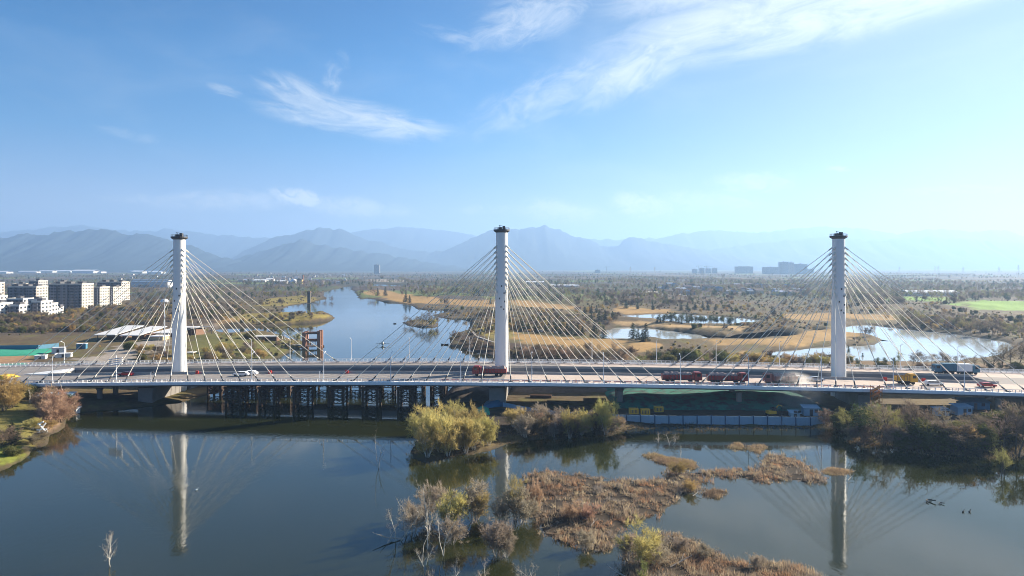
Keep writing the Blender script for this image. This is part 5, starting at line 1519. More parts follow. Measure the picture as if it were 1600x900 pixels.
kindset('dead', 'dead_tree', [lambda: make_plant(26, 2, 6.0, DEAD, .25), lambda: make_plant(27, 3, 6.0, DEAD, .3), lambda: make_plant(28, 1, 6.0, DEAD)], M_barkp, [M_twigp])
kindset('pole', 'dead_pole_tree', [lambda: make_plant(29, 1, 6.0, POLE), lambda: make_plant(31, 2, 6.0, POLE, .14)], M_barkp, [M_twigp])
BASEH = dict(bare=7.6, bushb=3.4, shrubp=4.2, shrubr=3.8, willow=7.8, olivet=7.3, wshrub=4.4, gshrub=4.2, dense=6.6, obush=4.2, fresh=6.8, fir=8.0, dead=5.8, pole=6.0)
VR = random.Random(99)
NV = [0]
def plant_at(key, x, y, z, h_, label, cat, group=None, wide=1.0, var=None, lean=None):
    ps = PROT[key]; k = VR.randrange(len(ps)) if var is None else var % len(ps)
    # hand out unused originals first
    un = [i for i, p in enumerate(ps) if not p[1]]
    if un and var is None: k = un[0]
    if ps[k][1]: o = copy_tree(ps[k][0])
    else: o = ps[k][0]; ps[k][1] = True
    sc_ = h_ / BASEH[key]
    o.location = (x, y, z - .05); o.scale = (sc_ * wide, sc_ * wide, sc_)
    o.rotation_euler = (lean[0] if lean else 0, lean[1] if lean else 0, VR.uniform(0, 6.28))
    NV[0] += 1
    return tag(o, label, cat, group)
def plant_px(key, px, pyb, hpx, label, cat, group=None, wide=1.0, var=None, water=False, lean=None):
    """base pixel and height in photo pixels"""
    if water: x, y = W(px, pyb, 0.0); z = -0.05
    else: x, y, z = G(px, pyb)
    return plant_at(key, x, y, z, hpx * y / F, label, cat, group, wide, var, lean)

# --- willow clump standing in the water left of the middle pylon
G1 = 'willows in the clump before the middle pylon'
for k, (px, py_, h_, key) in enumerate([(660, 698, 56, 'wshrub'), (676, 676, 46, 'wshrub'), (688, 706, 66, 'wshrub'), (704, 684, 50, 'willow'), (716, 700, 52, 'wshrub'), (726, 682, 48, 'wshrub'), (740, 702, 50, 'wshrub'), (668, 714, 50, 'wshrub'), (752, 694, 44, 'wshrub'),
                                     (655, 690, 40, 'wshrub'), (700, 712, 46, 'wshrub'), (728, 708, 40, 'wshrub'), (764, 696, 40, 'wshrub'), (744, 684, 44, 'wshrub'), (712, 668, 40, 'wshrub')]):
    plant_px(key, px, py_, h_, 'yellow green willow in the dense clump by the water before the middle pylon' if key == 'willow' else 'yellowish willow shrub at the foot of the clump before the middle pylon', 'willow', G1 if key == 'willow' else 'willow shrubs in the clump before the middle pylon', .88)
# --- shrubs along the bank towards the blue hoarding
for k in range(46):
    px = 768 + 200 * (k + VR.random()) / 46
    if 769 < px < 797: continue
    lo = np.interp(px, [768, 830, 880, 930, 970], [690, 685, 681, 678, 672]); up = np.interp(px, [768, 830, 930, 970], [668, 656, 662, 664])
    py_ = VR.uniform(up, lo) + 2
    key = VR.choice(['shrubp', 'shrubp', 'shrubp', 'bushb', 'gshrub', 'shrubp', 'shrubr', 'wshrub', 'bushb'])
    plant_px(key, px, py_, VR.uniform(16, 32) if key != 'wshrub' else VR.uniform(22, 36), {'shrubp': 'bare greyish shrub', 'bushb': 'dark bare shrub', 'gshrub': 'golden bare shrub', 'wshrub': 'yellowish leafing shrub', 'shrubr': 'reddish bare shrub'}[key] + ' on the bank below the blue hoarding, right of the willow clump', 'shrub', {'shrubp': 'greyish', 'bushb': 'dark', 'gshrub': 'golden', 'wshrub': 'yellowish', 'shrubr': 'reddish'}[key] + ' shrubs on the bank below the blue hoarding', 1.1)
for px, h_, d in ((890, 44, 'left'), (947, 56, 'right')):
    plant_px('wshrub', px, 684 - (px > 900) * 6, h_, 'taller upright yellowish shrub on the hoarding bank, %s one of two' % d, 'shrub', None, .7)
# --- right bank, mostly seen against the light
RB = 'trees on the right bank before the rightmost pylon'
for k, (px, py_, h_, key, wd) in enumerate([(1318, 672, 40, 'obush', 1.2), (1338, 680, 60, 'olivet', 1.2), (1356, 690, 66, 'dense', 1.15), (1372, 684, 62, 'olivet', 1.1), (1390, 694, 74, 'bare', 1.2), (1402, 682, 60, 'olivet', 1.2), (1420, 696, 82, 'bare', 1.3), (1436, 690, 70, 'bare', 1.2), (1452, 700, 60, 'obush', 1.3), (1470, 704, 50, 'bushb', 1.5),
                                     (1490, 706, 56, 'bushb', 1.5), (1508, 704, 48, 'gshrub', 1.4), (1522, 700, 52, 'obush', 1.2), (1545, 698, 58, 'bare', 1.3), (1568, 704, 74, 'bare', 1.2), (1588, 712, 84, 'bare', 1.1), (1606, 708, 80, 'bare', 1.2), (1384, 700, 40, 'bushb', 1.5), (1410, 702, 36, 'obush', 1.3), (1440, 706, 36, 'bushb', 1.4),
                                     (1346, 694, 34, 'bushb', 1.3), (1330, 690, 26, 'bushb', 1.3), (1475, 676, 50, 'bare', 1.1), (1555, 676, 48, 'obush', 1.3), (1580, 684, 52, 'obush', 1.2), (1530, 680, 38, 'bushb', 1.4), (1500, 684, 36, 'obush', 1.4), (1306, 668, 28, 'bushb', 1.4), (1292, 660, 24, 'bushb', 1.3), (1366, 672, 46, 'bushb', 1.2), (1408, 668, 40, 'bare', 1.2)]):
    lab = {'obush': 'rounded olive bush', 'olivet': 'olive tree coming into leaf', 'dense': 'dense dark broadleaf tree', 'bare': 'dark bare tree', 'bushb': 'low bare shrub', 'gshrub': 'golden brown shrub'}[key] + ' on the shaded right bank below the rightmost pylon'
    plant_px(key, px, py_, h_ * (.78 if px < 1560 else .9), lab, 'tree' if key in ('olivet', 'dense', 'bare') else 'shrub', RB + ' ' + key if False else {'obush': 'olive bushes', 'olivet': 'olive trees', 'dense': 'dense trees', 'bare': 'bare trees', 'bushb': 'low shrubs', 'gshrub': 'golden shrubs'}[key] + ' on the shaded right bank', wd)
plant_px('fresh', 1566, 742, 40, 'drooping yellow green willow leaning over the water at the right edge', 'willow', None, 1.25, None, True)
plant_px('fresh', 1384, 664, 30, 'bright yellow green tree beside the orange scaffold', 'tree', None, .8)
# --- left bank
LB = [('shrubr', 74, 646, 40, 1.3), ('shrubr', 86, 652, 42, 1.2), ('shrubr', 94, 660, 36, 1.2), ('shrubr', 82, 662, 36, 1.2), ('shrubr', 66, 642, 28, 1.2), ('shrubr', 72, 656, 30, 1.2), ('shrubr', 98, 652, 34, 1.1)]
for key, px, py_, h_, wd in LB: plant_px(key, px, py_, h_, 'reddish bare shrub in the thicket at the tip of the left bank', 'shrub', 'reddish shrubs on the left bank', wd * .8)
for px, py_, h_ in ((6, 642, 44), (16, 638, 38), (24, 632, 30), (-6, 636, 46)): plant_px('gshrub', px, py_, h_, 'golden bare shrub at the left edge under the bridge end', 'shrub', 'golden shrubs at the left edge', 1.1)
plant_px('fir', 18, 694, 34, 'small dark blue green fir on the left lawn', 'fir', None, 1.5)
plant_px('fir', 27, 688, 20, 'tiny dark fir right of the small blue green fir on the left lawn', 'fir', None, 1.3)
plant_px('wshrub', 50, 671, 18, 'yellow green bush left of the white frame sculpture', 'bush', None, 1.5)
plant_px('gshrub', 74, 672, 16, 'ochre bush right of the white frame sculpture', 'bush', None, 1.5)
plant_px('obush', 20, 711, 14, 'round dark green bush at the waterline of the left lawn', 'bush', None, 1.5)
plant_px('bushb', 2, 700, 30, 'mauve bare shrub left of the small fir at the left edge', 'shrub', None, 1.3)
plant_px('bushb', 52, 695, 14, 'brown shrub at the waterline below the white sculpture', 'shrub', 'brown shrubs at the left waterline', 1.6)
plant_px('bushb', 62, 688, 14, 'brown shrub at the waterline below the white sculpture', 'shrub', 'brown shrubs at the left waterline', 1.6)
plant_px('bushb', 40, 708, 10, 'low brown shrub on the stony point below the round bush', 'shrub', None, 1.6)
plant_px('pole', 97, 640, 58, 'pale bare tree rising before the deck beside the blue roofed cabin', 'tree', None, .8)
plant_px('pole', 47, 630, 30, 'thin pale bare tree by the shed under the left end of the bridge', 'tree', None, .8)
for px, py_, h_ in ((28, 622, 22), (38, 624, 22), (52, 622, 20), (108, 634, 20)): plant_px('obush', px, py_, h_, 'dark bush in the shade under the left end of the bridge', 'bush', 'dark bushes under the left end of the bridge', 1.2)
# --- drowned trees and bushes in the foreground water
FG = [('dead', 622, 846, 76, 'leaning bleached dead tree, leftmost of the drowned group', .8, (.0, -.25)), ('dead', 640, 836, 74, 'twisted bleached dead tree behind the leftmost drowned one', .9, None), ('shrubp', 646, 832, 48, 'greyish twiggy bush at the left of the drowned group', 1.0, None),
      ('dead', 668, 858, 96, 'tall bleached dead tree in the middle of the drowned group', .7, None), ('shrubp', 672, 812, 54, 'brownish twiggy bush behind the tall dead trunks', .9, None), ('pole', 660, 880, 60, 'thin white dead trunks at the front of the drowned group', 1.0, (.1, -.12)), ('dead', 664, 884, 42, 'low broken dead tree nearest the viewer in the drowned group', 1.0, None),
      ('wshrub', 704, 826, 58, 'yellow green bush with a split top in the drowned group', .95, None), ('pole', 690, 868, 74, 'two slim bleached trunks right of the tall dead tree', .8, (0, .1)), ('shrubp', 706, 850, 40, 'arching grey bush beneath the split yellow green one', 1.1, None), ('dead', 700, 842, 56, 'dead tree with curved branches before the yellow green bush', .9, None),
      ('shrubp', 740, 816, 58, 'rounded grey brown bush between two yellow green ones', 1.1, None), ('wshrub', 745, 812, 50, 'faintly green bush leaning on the rounded grey brown one', .9, None),
      ('willow', 805, 812, 62, 'pale yellow green willow bush beside the mirrored middle pylon', .7, None), ('shrubp', 815, 818, 50, 'grey bush at the left tip of the reed island', 1.1, None), ('shrubp', 820, 816, 36, 'straw coloured bush on the left tip of the reed island', 1.2, None), ('shrubp', 786, 818, 40, 'low grey bush left of the reed island tip', 1.0, None),
      ('shrubp', 776, 868, 56, 'pale bush on the small islet before the reed island, left half', 1.0, None), ('shrubp', 792, 870, 40, 'pale bush on the small islet before the reed island, right half', 1.0, None), ('pole', 776, 872, 66, 'upright bleached stems out of the small islet', .5, None),
      ('pole', 590, 732, 56, 'lone slender bent trunk standing in open water', .7, (0, .08)), ('dead', 172, 884, 70, 'lone white leafless sapling in the open water at the left', .62, None),
      ('dead', 712, 915, 48, 'fan shaped white dead tree at the lower edge, left of two', .8, None), ('dead', 754, 915, 46, 'branching white dead tree at the lower edge, right of two', .9, None), ('dead', 830, 916, 44, 'spreading dead bush at the lower edge under the reed island', 1.3, None), ('dead', 676, 912, 30, 'small dead stem at the lower edge, leftmost there', .6, None), ('pole', 872, 912, 30, 'thin dead stem at the lower edge beneath the reed island', .6, None),
      ('wshrub', 1003, 882, 62, 'large grey green willow bush on the lower reed bank', 1.15, None), ('fresh', 1005, 912, 30, 'leafy green bush at the lower edge under the large willow bush', 1.2, None), ('shrubp', 1024, 884, 40, 'grey bush leaning right beside the large willow bush', 1.1, None), ('shrubp', 984, 878, 46, 'grey bush leaning left beside the large willow bush', 1.1, None),
      ('dead', 1048, 696, 22, 'fallen bare branches lying in the shaded water band', 2.0, None), ('dead', 1028, 692, 18, 'left heap of fallen bare branches in the shaded water band', 1.8, None), ('shrubr', 893, 812, 26, 'orange tinted shrub in the middle of the reed island', 1.2, None), ('shrubr', 920, 812, 24, 'paler reddish shrub right of the orange tinted one', 1.2, None), ('shrubr', 838, 806, 56, 'tall narrow reddish shrub at the left of the reed island', .35, None),
      ('shrubp', 914, 858, 30, 'grey brown shrub at the lower edge of the reed island', 1.1, None), ('shrubp', 1184, 890, 24, 'grey shrub on the right tail of the lower reed bank', 1.2, None), ('shrubp', 1100, 872, 22, 'grey brown shrub in the middle of the lower reed bank', 1.4, None), ('shrubp', 1066, 862, 22, 'brown shrub right of the grey leaning bush on the lower reed bank', 1.4, None), ('gshrub', 1060, 742, 20, 'straw yellow shrub at the neck of the reed strand', 1.4, None), ('gshrub', 1078, 768, 18, 'straw yellow shrub at the lower corner of the reed strand', 1.4, None)]
for key, px, py_, h_, lab, wd, ln in FG:
    plant_px(key, px, py_, h_, lab, 'dead tree' if key in ('dead', 'pole') else 'bush', None, wd, None, True, ln)
# --- behind the bridge: hand placed trees
fr = [(838, 521, 20), (852, 520, 16), (806, 517, 15), (816, 518, 17), (826, 518, 15), (868, 521, 20), (876, 522, 16), (886, 522, 18), (893, 523, 20), (902, 524, 17), (910, 524, 15), (929, 528, 29), (943, 529, 20), (989, 530, 26), (997, 531, 18), (1009, 533, 28), (1004, 534, 20), (796, 512, 18), (858, 511, 14), (880, 508, 13), (846, 500, 14), (924, 502, 13), (936, 500, 16), (946, 500, 14), (957, 500, 14), (914, 492, 12), (924, 490, 13), (932, 489, 12), (862, 470, 10), (870, 469, 10), (876, 470, 10), (978, 481, 13), (996, 483, 11), (1020, 484, 11), (1064, 485, 13), (1074, 485, 13), (1086, 484, 12), (1098, 484, 13), (1106, 485, 12), (1118, 485, 10), (1210, 494, 14), (1220, 498, 12), (1024, 456, 12), (1206, 490, 12), (634, 472, 14), (640, 473, 12), (590, 462, 12), (602, 462, 12), (740, 462, 12), (748, 463, 10), (1326, 556, 16), (1348, 562, 12)]
for k, (px, py_, h_) in enumerate(fr):
    zone = 'by the tan field right of the middle pylon' if py_ > 505 and px < 915 else 'by the pond at the end of the tan field' if py_ > 505 and px < 1020 else 'by the bright lagoon right of the rightmost pylon' if px > 1310 else 'among the scattered groves beyond the ponds' if px > 960 else 'on the shore of the upper river' if px < 760 else 'in the brown park right of the middle pylon'
    plant_px('fir', px, py_, h_, 'dark pointed fir ' + zone, 'fir', 'firs ' + zone, 1.25)
for k in range(34):
    px = 1026 + 124 * (k + VR.random()) / 34
    plant_px('fir' if VR.random() < .35 else 'dense', px, np.interp(px, [1026, 1150], [504, 507]) + VR.uniform(-1.5, 1.5), VR.uniform(9, 15), 'dark evergreen on the wooded spit between the two ponds', 'tree', 'evergreens on the spit between the ponds', 1.1)
# broadleaf hedge of bushes just behind the bridge
for k in range(46):
    px = 1000 + 330 * (k + VR.random()) / 46; y0 = np.interp(px, [1000, 1100, 1200, 1330], [566, 567, 570, 572])
    key = VR.choice(['obush', 'obush', 'dense', 'olivet', 'bushb', 'gshrub']) if px < 1140 else VR.choice(['obush', 'bushb', 'gshrub', 'shrubp', 'wshrub'])
    plant_px(key, px, y0 + VR.uniform(-6, 4), VR.uniform(11, 20), {'obush': 'olive green bush', 'dense': 'dark leafy tree', 'olivet': 'olive tree', 'bushb': 'bare brown shrub', 'gshrub': 'golden shrub', 'shrubp': 'greyish shrub', 'wshrub': 'yellowish shrub'}[key] + ' in the belt behind the bridge between the middle and rightmost pylons', 'bush' if key != 'dense' and key != 'olivet' else 'tree', key_g := {'obush': 'olive bushes', 'dense': 'dark trees', 'olivet': 'olive trees', 'bushb': 'bare shrubs', 'gshrub': 'golden shrubs', 'shrubp': 'greyish shrubs', 'wshrub': 'yellowish shrubs'}[key] + ' in the belt behind the bridge', 1.2)
plant_px('dense', 1155, 564, 12, 'round dark bush alone in the small tan clearing behind the bridge', 'bush', None, 1.3)
# bare red thicket on the bank right of the middle pylon
for k in range(44):
    px = 800 + 200 * (k + VR.random()) / 44
    plant_px(VR.choice(['bushb', 'bushb', 'shrubr', 'bare']), px, VR.uniform(551, 566), VR.uniform(10, 19), 'bare brown shrub in the thicket on the bank right of the middle pylon', 'shrub', 'bare thicket right of the middle pylon', 1.3)
for k in range(16):
    px = 705 + 75 * (k + VR.random()) / 16
    plant_px('bushb', px, np.interp(px, [705, 780], [533, 552]) + VR.uniform(-6, 2), VR.uniform(7, 13), 'bare brown shrub on the rounded bank left of the middle pylon', 'shrub', 'bare shrubs left of the middle pylon', 1.4)
# lagoon fringe
for k, (px, h_) in enumerate([(1330, 20), (1338, 16), (1372, 18), (1384, 16), (1426, 30), (1434, 34), (1444, 26), (1456, 24), (1464, 26), (1474, 30), (1484, 28), (1496, 24), (1510, 26), (1524, 26), (1538, 28), (1552, 30), (1566, 36), (1580, 40), (1592, 42), (1604, 40)]):
    key = 'bare' if px > 1420 else 'dense'
    h_ *= .72 if px < 1550 else .9
    plant_px(key, px, 573 + (px > 1500) * 3 + VR.uniform(-2, 2), h_, ('thin bare tree' if key == 'bare' else 'dark bush') + ' on the near shore of the bright lagoon', 'tree' if key == 'bare' else 'bush', 'bare trees along the near shore of the bright lagoon' if key == 'bare' else 'dark bushes along the near shore of the bright lagoon', 1.3)
plant_px('fresh', 1402, 577, 24, 'yellow green tree on the near shore of the bright lagoon', 'tree', None, 1.1)
for k in range(24):
    px = 1340 + 262 * (k + VR.random()) / 24
    plant_px(VR.choice(['dense', 'obush', 'bushb']), px, 580 + VR.uniform(-3, 2), VR.uniform(7, 13), 'dark low bush behind the far railing right of the rightmost pylon', 'bush', 'low bushes behind the railing right of the rightmost pylon', 1.5)
for k in range(36):
    px = 1400 + 215 * (k + VR.random()) / 36; y0 = np.interp(px, [1400, 1480, 1600], [510, 519, 536])
    plant_px(VR.choice(['bare', 'bare', 'olivet']), px, y0 - VR.uniform(3, 11), VR.uniform(11, 22), 'leafless tree in the belt on the far shore of the bright lagoon', 'tree', 'trees on the far shore of the bright lagoon', 1.2)
for k in range(4): plant_px('bare', 1344 + k * 8, 528 - VR.random() * 3, VR.uniform(10, 18), 'thin bare tree on the grassy point in the bright lagoon', 'tree', 'bare trees on the point in the lagoon', 1.1)
# wooded islet in the channel
for k, (px, py_, h_) in enumerate([(632, 506, 14), (640, 507, 10), (652, 508, 12), (660, 509, 18), (666, 509, 20), (672, 510, 17), (678, 509, 18), (684, 508, 14), (646, 508, 9), (656, 510, 14)]):
    plant_px('bare', px, py_, h_, 'bare tree on the small wooded islet in the channel', 'tree', 'bare trees on the wooded islet', 1.2)
plant_px('wshrub', 675, 510, 13, 'yellowish shrub on the right half of the wooded islet', 'shrub', None, 1.1)
# left headland
for px, py_, h_, key, lab in ((391, 530, 12, 'obush', 'round olive bush at the tip of the inlet left of the flat roofed house'), (438, 533, 18, 'fresh', 'yellow green tree behind the white screen wall'), (458, 538, 22, 'fresh', 'yellow green tree between the screen wall and the gate tower'), (466, 538, 18, 'willow', 'pale willow beside the gate tower'), (486, 466, 18, 'fresh', 'large round yellow green tree behind the dark stone tower'), (509, 472, 10, 'bare', 'small bare tree right of the dark stone tower'), (519, 473, 10, 'bare', 'pair of thin trees on the spit end right of the dark tower')):
    plant_px(key, px, py_, h_, lab, 'tree', None, 1.4)
for k in range(40):
    px = VR.uniform(190, 420); py_ = VR.uniform(546, 568)
    if float(shore(*[[q] for q in W(px, py_, 1.0)])[0]) < 3: continue
    plant_px(VR.choice(['obush', 'gshrub', 'bushb', 'wshrub']), px, py_, VR.uniform(7, 15), 'shrub on the rough ground behind the far railing near the leftmost pylon', 'shrub', 'shrubs behind the railing near the leftmost pylon', 1.3)

# ------------------------------------------------------------------ uncountable growth: woods, brush, reeds
def gn_scatter(name, pts, scl, rot, idx, sources, label=None):
    """points carrying one of several tree shapes each"""
    me = bpy.data.meshes.new(name)
    me.vertices.add(len(pts)); me.vertices.foreach_set('co', np.asarray(pts, np.float32).ravel())
    for nm, arr, ty in (('scl', scl, 'FLOAT'), ('rot', rot, 'FLOAT'), ('idx', idx, 'INT')):
        a = me.attributes.new(nm, ty, 'POINT'); a.data.foreach_set('value', np.asarray(arr, np.float32 if ty == 'FLOAT' else np.int32))
    o = tag(link(name, me), label, None, None, 'stuff')
    ng = bpy.data.node_groups.new(name, 'GeometryNodeTree')
    ng.interface.new_socket('Geometry', in_out='INPUT', socket_type='NodeSocketGeometry'); ng.interface.new_socket('Geometry', in_out='OUTPUT', socket_type='NodeSocketGeometry')
    t = N(ng); gi = t.add('NodeGroupInput'); go = t.add('NodeGroupOutput')
    a_i = t.add('GeometryNodeInputNamedAttribute', dict(data_type='INT')); a_i.inputs['Name'].default_value = 'idx'
    a_s = t.add('GeometryNodeInputNamedAttribute', dict(data_type='FLOAT')); a_s.inputs['Name'].default_value = 'scl'
    a_r = t.add('GeometryNodeInputNamedAttribute', dict(data_type='FLOAT')); a_r.inputs['Name'].default_value = 'rot'
    cr = t.add('ShaderNodeCombineXYZ', Z=a_r.outputs['Attribute'])
    jn = t.add('GeometryNodeJoinGeometry')
    for k, so in enumerate(sources):
        oi = t.add('GeometryNodeObjectInfo', dict(transform_space='ORIGINAL')); oi.inputs['Object'].default_value = so
        cmp_ = t.add('FunctionNodeCompare', dict(data_type='INT', operation='EQUAL'))
        ng.links.new(a_i.outputs['Attribute'], cmp_.inputs[2]); cmp_.inputs[3].default_value = k
        ip = t.add('GeometryNodeInstanceOnPoints')
        ng.links.new(gi.outputs[0], ip.inputs['Points']); ng.links.new(cmp_.outputs[0], ip.inputs['Selection']); ng.links.new(oi.outputs['Geometry'], ip.inputs['Instance'])
        ng.links.new(cr.outputs[0], ip.inputs['Rotation']); ng.links.new(a_s.outputs['Attribute'], ip.inputs['Scale'])
        ng.links.new(ip.outputs[0], jn.inputs[0])
    ng.links.new(jn.outputs[0], go.inputs[0])
    md = o.modifiers.new('growth', 'NODES'); md.node_group = ng
    return o
def crown_of(key, k=0): return KIDS[PROT[key][k][0].name][1]
rg = np.random.default_rng(5)
def sample(n, px0, px1, y0, y1, pw=1.0):
    px = rg.uniform(px0, px1, n); py_ = y0 + (y1 - y0) * rg.uniform(0, 1, n) ** pw
    D = (CAM_H - 1.5) * F / (py_ - HOR)
    return (px - 800) / F * D, D, px, py_
tanp = [z_[2] for z_ in ZONES if z_[0] in (TAN, TANL, GREENF)]
def scatter(name, n, px0, px1, y0, y1, keys, hts, dens, seed, clear=3.0, minY=300, pw=1.0, scl_noise=(60, 90)):
    X, Y, px, py_ = sample(n, px0, px1, y0, y1, pw)
    s = shore(X, Y); P = np.stack([X, Y], 1)
    nz = fbm(X / scl_noise[0], Y / scl_noise[1], seed) * .65 + fbm(X / 400, Y / 600, seed + 3) * .35
    ok = (s > clear) & (Y > minY) & (nz > dens[0] + dens[1] * rg.uniform(-1, 1, n))
    for pg in tanp: ok &= ~((sdist(P, pg) < 2) & (rg.uniform(0, 1, n) > .06))
    # keep the estate, its road, the works and the riverside buildings clear
    for pg in CLEAR: ok &= sdist(P, pg) > 0
    # nothing tall on the near side of the ponds and clearings: their banks are open
    for frac in (.5, 1.0):
        htop = 1.5 + hts[1] * frac * .8
        P2 = P * (CAM_H / np.maximum(CAM_H - htop, 5.0))[None] if np.ndim(htop) else P * (CAM_H / (CAM_H - htop))
        for pg in WATER: ok &= ~(sdist(P2, pg) < 0)
        for pg in tanp: ok &= ~((sdist(P2, pg) < 0) & (rg.uniform(0, 1, n) > .15))
    X, Y, nz = X[ok], Y[ok], nz[ok]
    z = ground_h(X, Y) - .1
    kk = rg.choice(len(keys), len(X), p=np.array([k_[1] for k_ in keys]) / sum(k_[1] for k_ in keys))
    h_ = rg.uniform(hts[0], hts[1], len(X)) * (.8 + .8 * (nz - .3))
    bh = np.array([BASEH[k_[0]] for k_ in keys])[kk]
    src = [crown_of(k_[0], 0) for k_ in keys]
    return gn_scatter(name, np.stack([X, Y, z], 1), h_ / bh, rg.uniform(0, 6.28, len(X)), kk, src)
CLEAR = [poly((-40, 500), (100, 500), (104, 482), (210, 478), (215, 468), (-60, 468), z=1.5), poly((-60, 530), (80, 522), (230, 500), (345, 498), (345, 506), (200, 520), (150, 545), (130, 600), (-60, 610), z=3.5), poly((150, 560), (340, 560), (345, 520), (170, 525), z=2)]
scatter('far_woodland', 8000, -80, 1680, 424.5, 452, [('bare', 5), ('dense', 1.6), ('olivet', 1.2), ('fir', .5)], (6, 10), (.53, .05), 201, 15, 700, .9, (330, 130))
scatter('woodland', 7500, -80, 1680, 448, 478, [('bare', 5), ('dense', 1.0), ('olivet', 1.2), ('bushb', 1.5), ('fir', .4)], (4, 7), (.53, .06), 205, 8, 500, 1.0, (150, 70))
scatter('park_woodland', 4200, -80, 1680, 474, 520, [('bare', 3), ('bushb', 3), ('obush', 1.5), ('gshrub', 2), ('olivet', 1)], (1.8, 4.2), (.52, .10), 211, 4, 380, 1.0, (30, 45))
scatter('brushwood', 3600, -60, 1680, 505, 562, [('bushb', 4), ('obush', 2.2), ('gshrub', 2), ('shrubp', 1.5), ('wshrub', 1)], (.8, 2.0), (.50, .12), 217, 2, 285, 1.0, (14, 22))

CL0 = CLEAR; CLEAR = [CL0[2], poly((-60, 530), (80, 524), (230, 508), (345, 502), (345, 506), (200, 524), (150, 545), (130, 600), (-60, 610), z=3.5), poly((-40, 499.5), (100, 499), (104, 482), (210, 478), (215, 468), (-60, 468), z=1.5)]
scatter('estate_brush', 2600, -60, 380, 478, 524, [('bare', 3), ('bushb', 3), ('obush', 2), ('gshrub', 1.2), ('olivet', .8)], (2.0, 4.6), (.40, .12), 223, 4, 330, 1.0, (24, 30))
scatter('heath', 9000, -60, 1680, 452, 524, [('bushb', 4), ('obush', 2), ('gshrub', 1.6), ('shrubp', 1)], (1.0, 2.3), (.43, .10), 229, 3, 340, 1.0, (60, 50))
# shelter belts: rows of trees along the field edges of the plain
bx, by = [], []
for _ in range(110):
    th = R(12) + (math.pi / 2 if rg.uniform() < .3 else 0); D = math.exp(rg.uniform(math.log(800), math.log(3600))); x0 = rg.uniform(-.8, .8) * D; L = rg.uniform(150, 700)
    q = np.arange(0, L, 6.5); bx.append(x0 + np.cos(th) * q + rg.normal(0, 1.5, len(q))); by.append(D + np.sin(th) * q + rg.normal(0, 2, len(q)))
bx = np.concatenate(bx); by = np.concatenate(by); okb = (shore(bx, by) > 12) & (by > 700) & (bx < .85 * by)
for pg in CLEAR: okb &= sdist(np.stack([bx, by], 1), pg) > 0
for pg in tanp: okb &= sdist(np.stack([bx, by], 1), pg) > 0
bx, by = bx[okb], by[okb]; kk = rg.choice(3, len(bx), p=[.6, .25, .15])
gn_scatter('shelter_belts', np.stack([bx, by, ground_h(bx, by) - .1], 1), rg.uniform(6, 10, len(bx)) / 7.3, rg.uniform(0, 6.28, len(bx)), kk, [crown_of('bare'), crown_of('olivet'), crown_of('dense')])
# --- reeds and rushes: tufts of blades
def reeds(name, P, hts, cols, seed, blades=9, wdt=.05, spread=.35, zoff=0.0):
    r = np.random.default_rng(seed); n = len(P)
    z = ground_h(P[:, 0], P[:, 1]) + zoff
    m = n * blades
    base = np.repeat(np.stack([P[:, 0], P[:, 1], np.maximum(z, -.05)], 1), blades, 0) + np.c_[r.normal(0, spread, (m, 2)), np.zeros(m)]
    th = np.repeat(r.uniform(0, 6.28, n), blades) + r.normal(0, .9, m)
    ln = np.repeat(np.abs(r.normal(.45, .35, n)), blades) + r.normal(0, .35, m)
    h_ = np.repeat(r.uniform(hts[0], hts[1], n) * (.15 + 1.7 * fbm(P[:, 0] / 2.2, P[:, 1] / 2.6, seed) ** 1.4), blades) * r.uniform(.5, 1.15, m)
    tip = base + np.c_[np.cos(th) * ln * h_, np.sin(th) * ln * h_, h_ * np.sqrt(np.clip(1 - .4 * ln ** 2, .15, 1))]
    a = r.uniform(0, 6.28, m); w_ = wdt * r.uniform(.6, 1.5, m); off = np.c_[np.cos(a) * w_, np.sin(a) * w_, np.zeros(m)]
    co = np.stack([base - off, base + off, tip], 1).reshape(-1, 3).astype(np.float32)
    me = bpy.data.meshes.new(name); me.vertices.add(3 * m); me.vertices.foreach_set('co', co.ravel()); me.loops.add(3 * m); me.polygons.add(m)
    me.loops.foreach_set('vertex_index', np.arange(3 * m, dtype=np.int32)); me.polygons.foreach_set('loop_start', np.arange(0, 3 * m, 3, dtype=np.int32)); me.update(calc_edges=True)
    # patches of differently coloured reed
    q = fbm(P[:, 0] / 4.2, P[:, 1] / 5, seed + 9, 3) * .85 + .15 * r.uniform(0, 1, n); ci = np.clip(((q - .25) / .5 * len(cols)).astype(int), 0, len(cols) - 1)
    c = np.repeat(np.array(cols)[ci] * r.uniform(.7, 1.3, (n, 1)), blades, 0); c = np.repeat(c * r.uniform(.75, 1.25, (m, 1)), 3, 0)
    col_attr(me, c); me.materials.append(M_reed)
    return tag(link(name, me), None, None, None, 'stuff')
def reed_mat():
    ma = mat('dry_reed', (.3, .2, .1), .9, spec=.1, attr='Col')
    t = N(ma.node_tree); bs = ma.node_tree.nodes['Principled BSDF']; out = ma.node_tree.nodes['Material Output']
    tr = t.add('ShaderNodeBsdfTranslucent', Color=bs.inputs['Base Color'].links[0].from_socket); mx = t.add('ShaderNodeMixShader', Fac=0.35)
    ma.node_tree.links.new(bs.outputs[0], mx.inputs[1]); ma.node_tree.links.new(tr.outputs[0], mx.inputs[2]); ma.node_tree.links.new(mx.outputs[0], out.inputs['Surface'])
    return ma
M_reed = reed_mat()
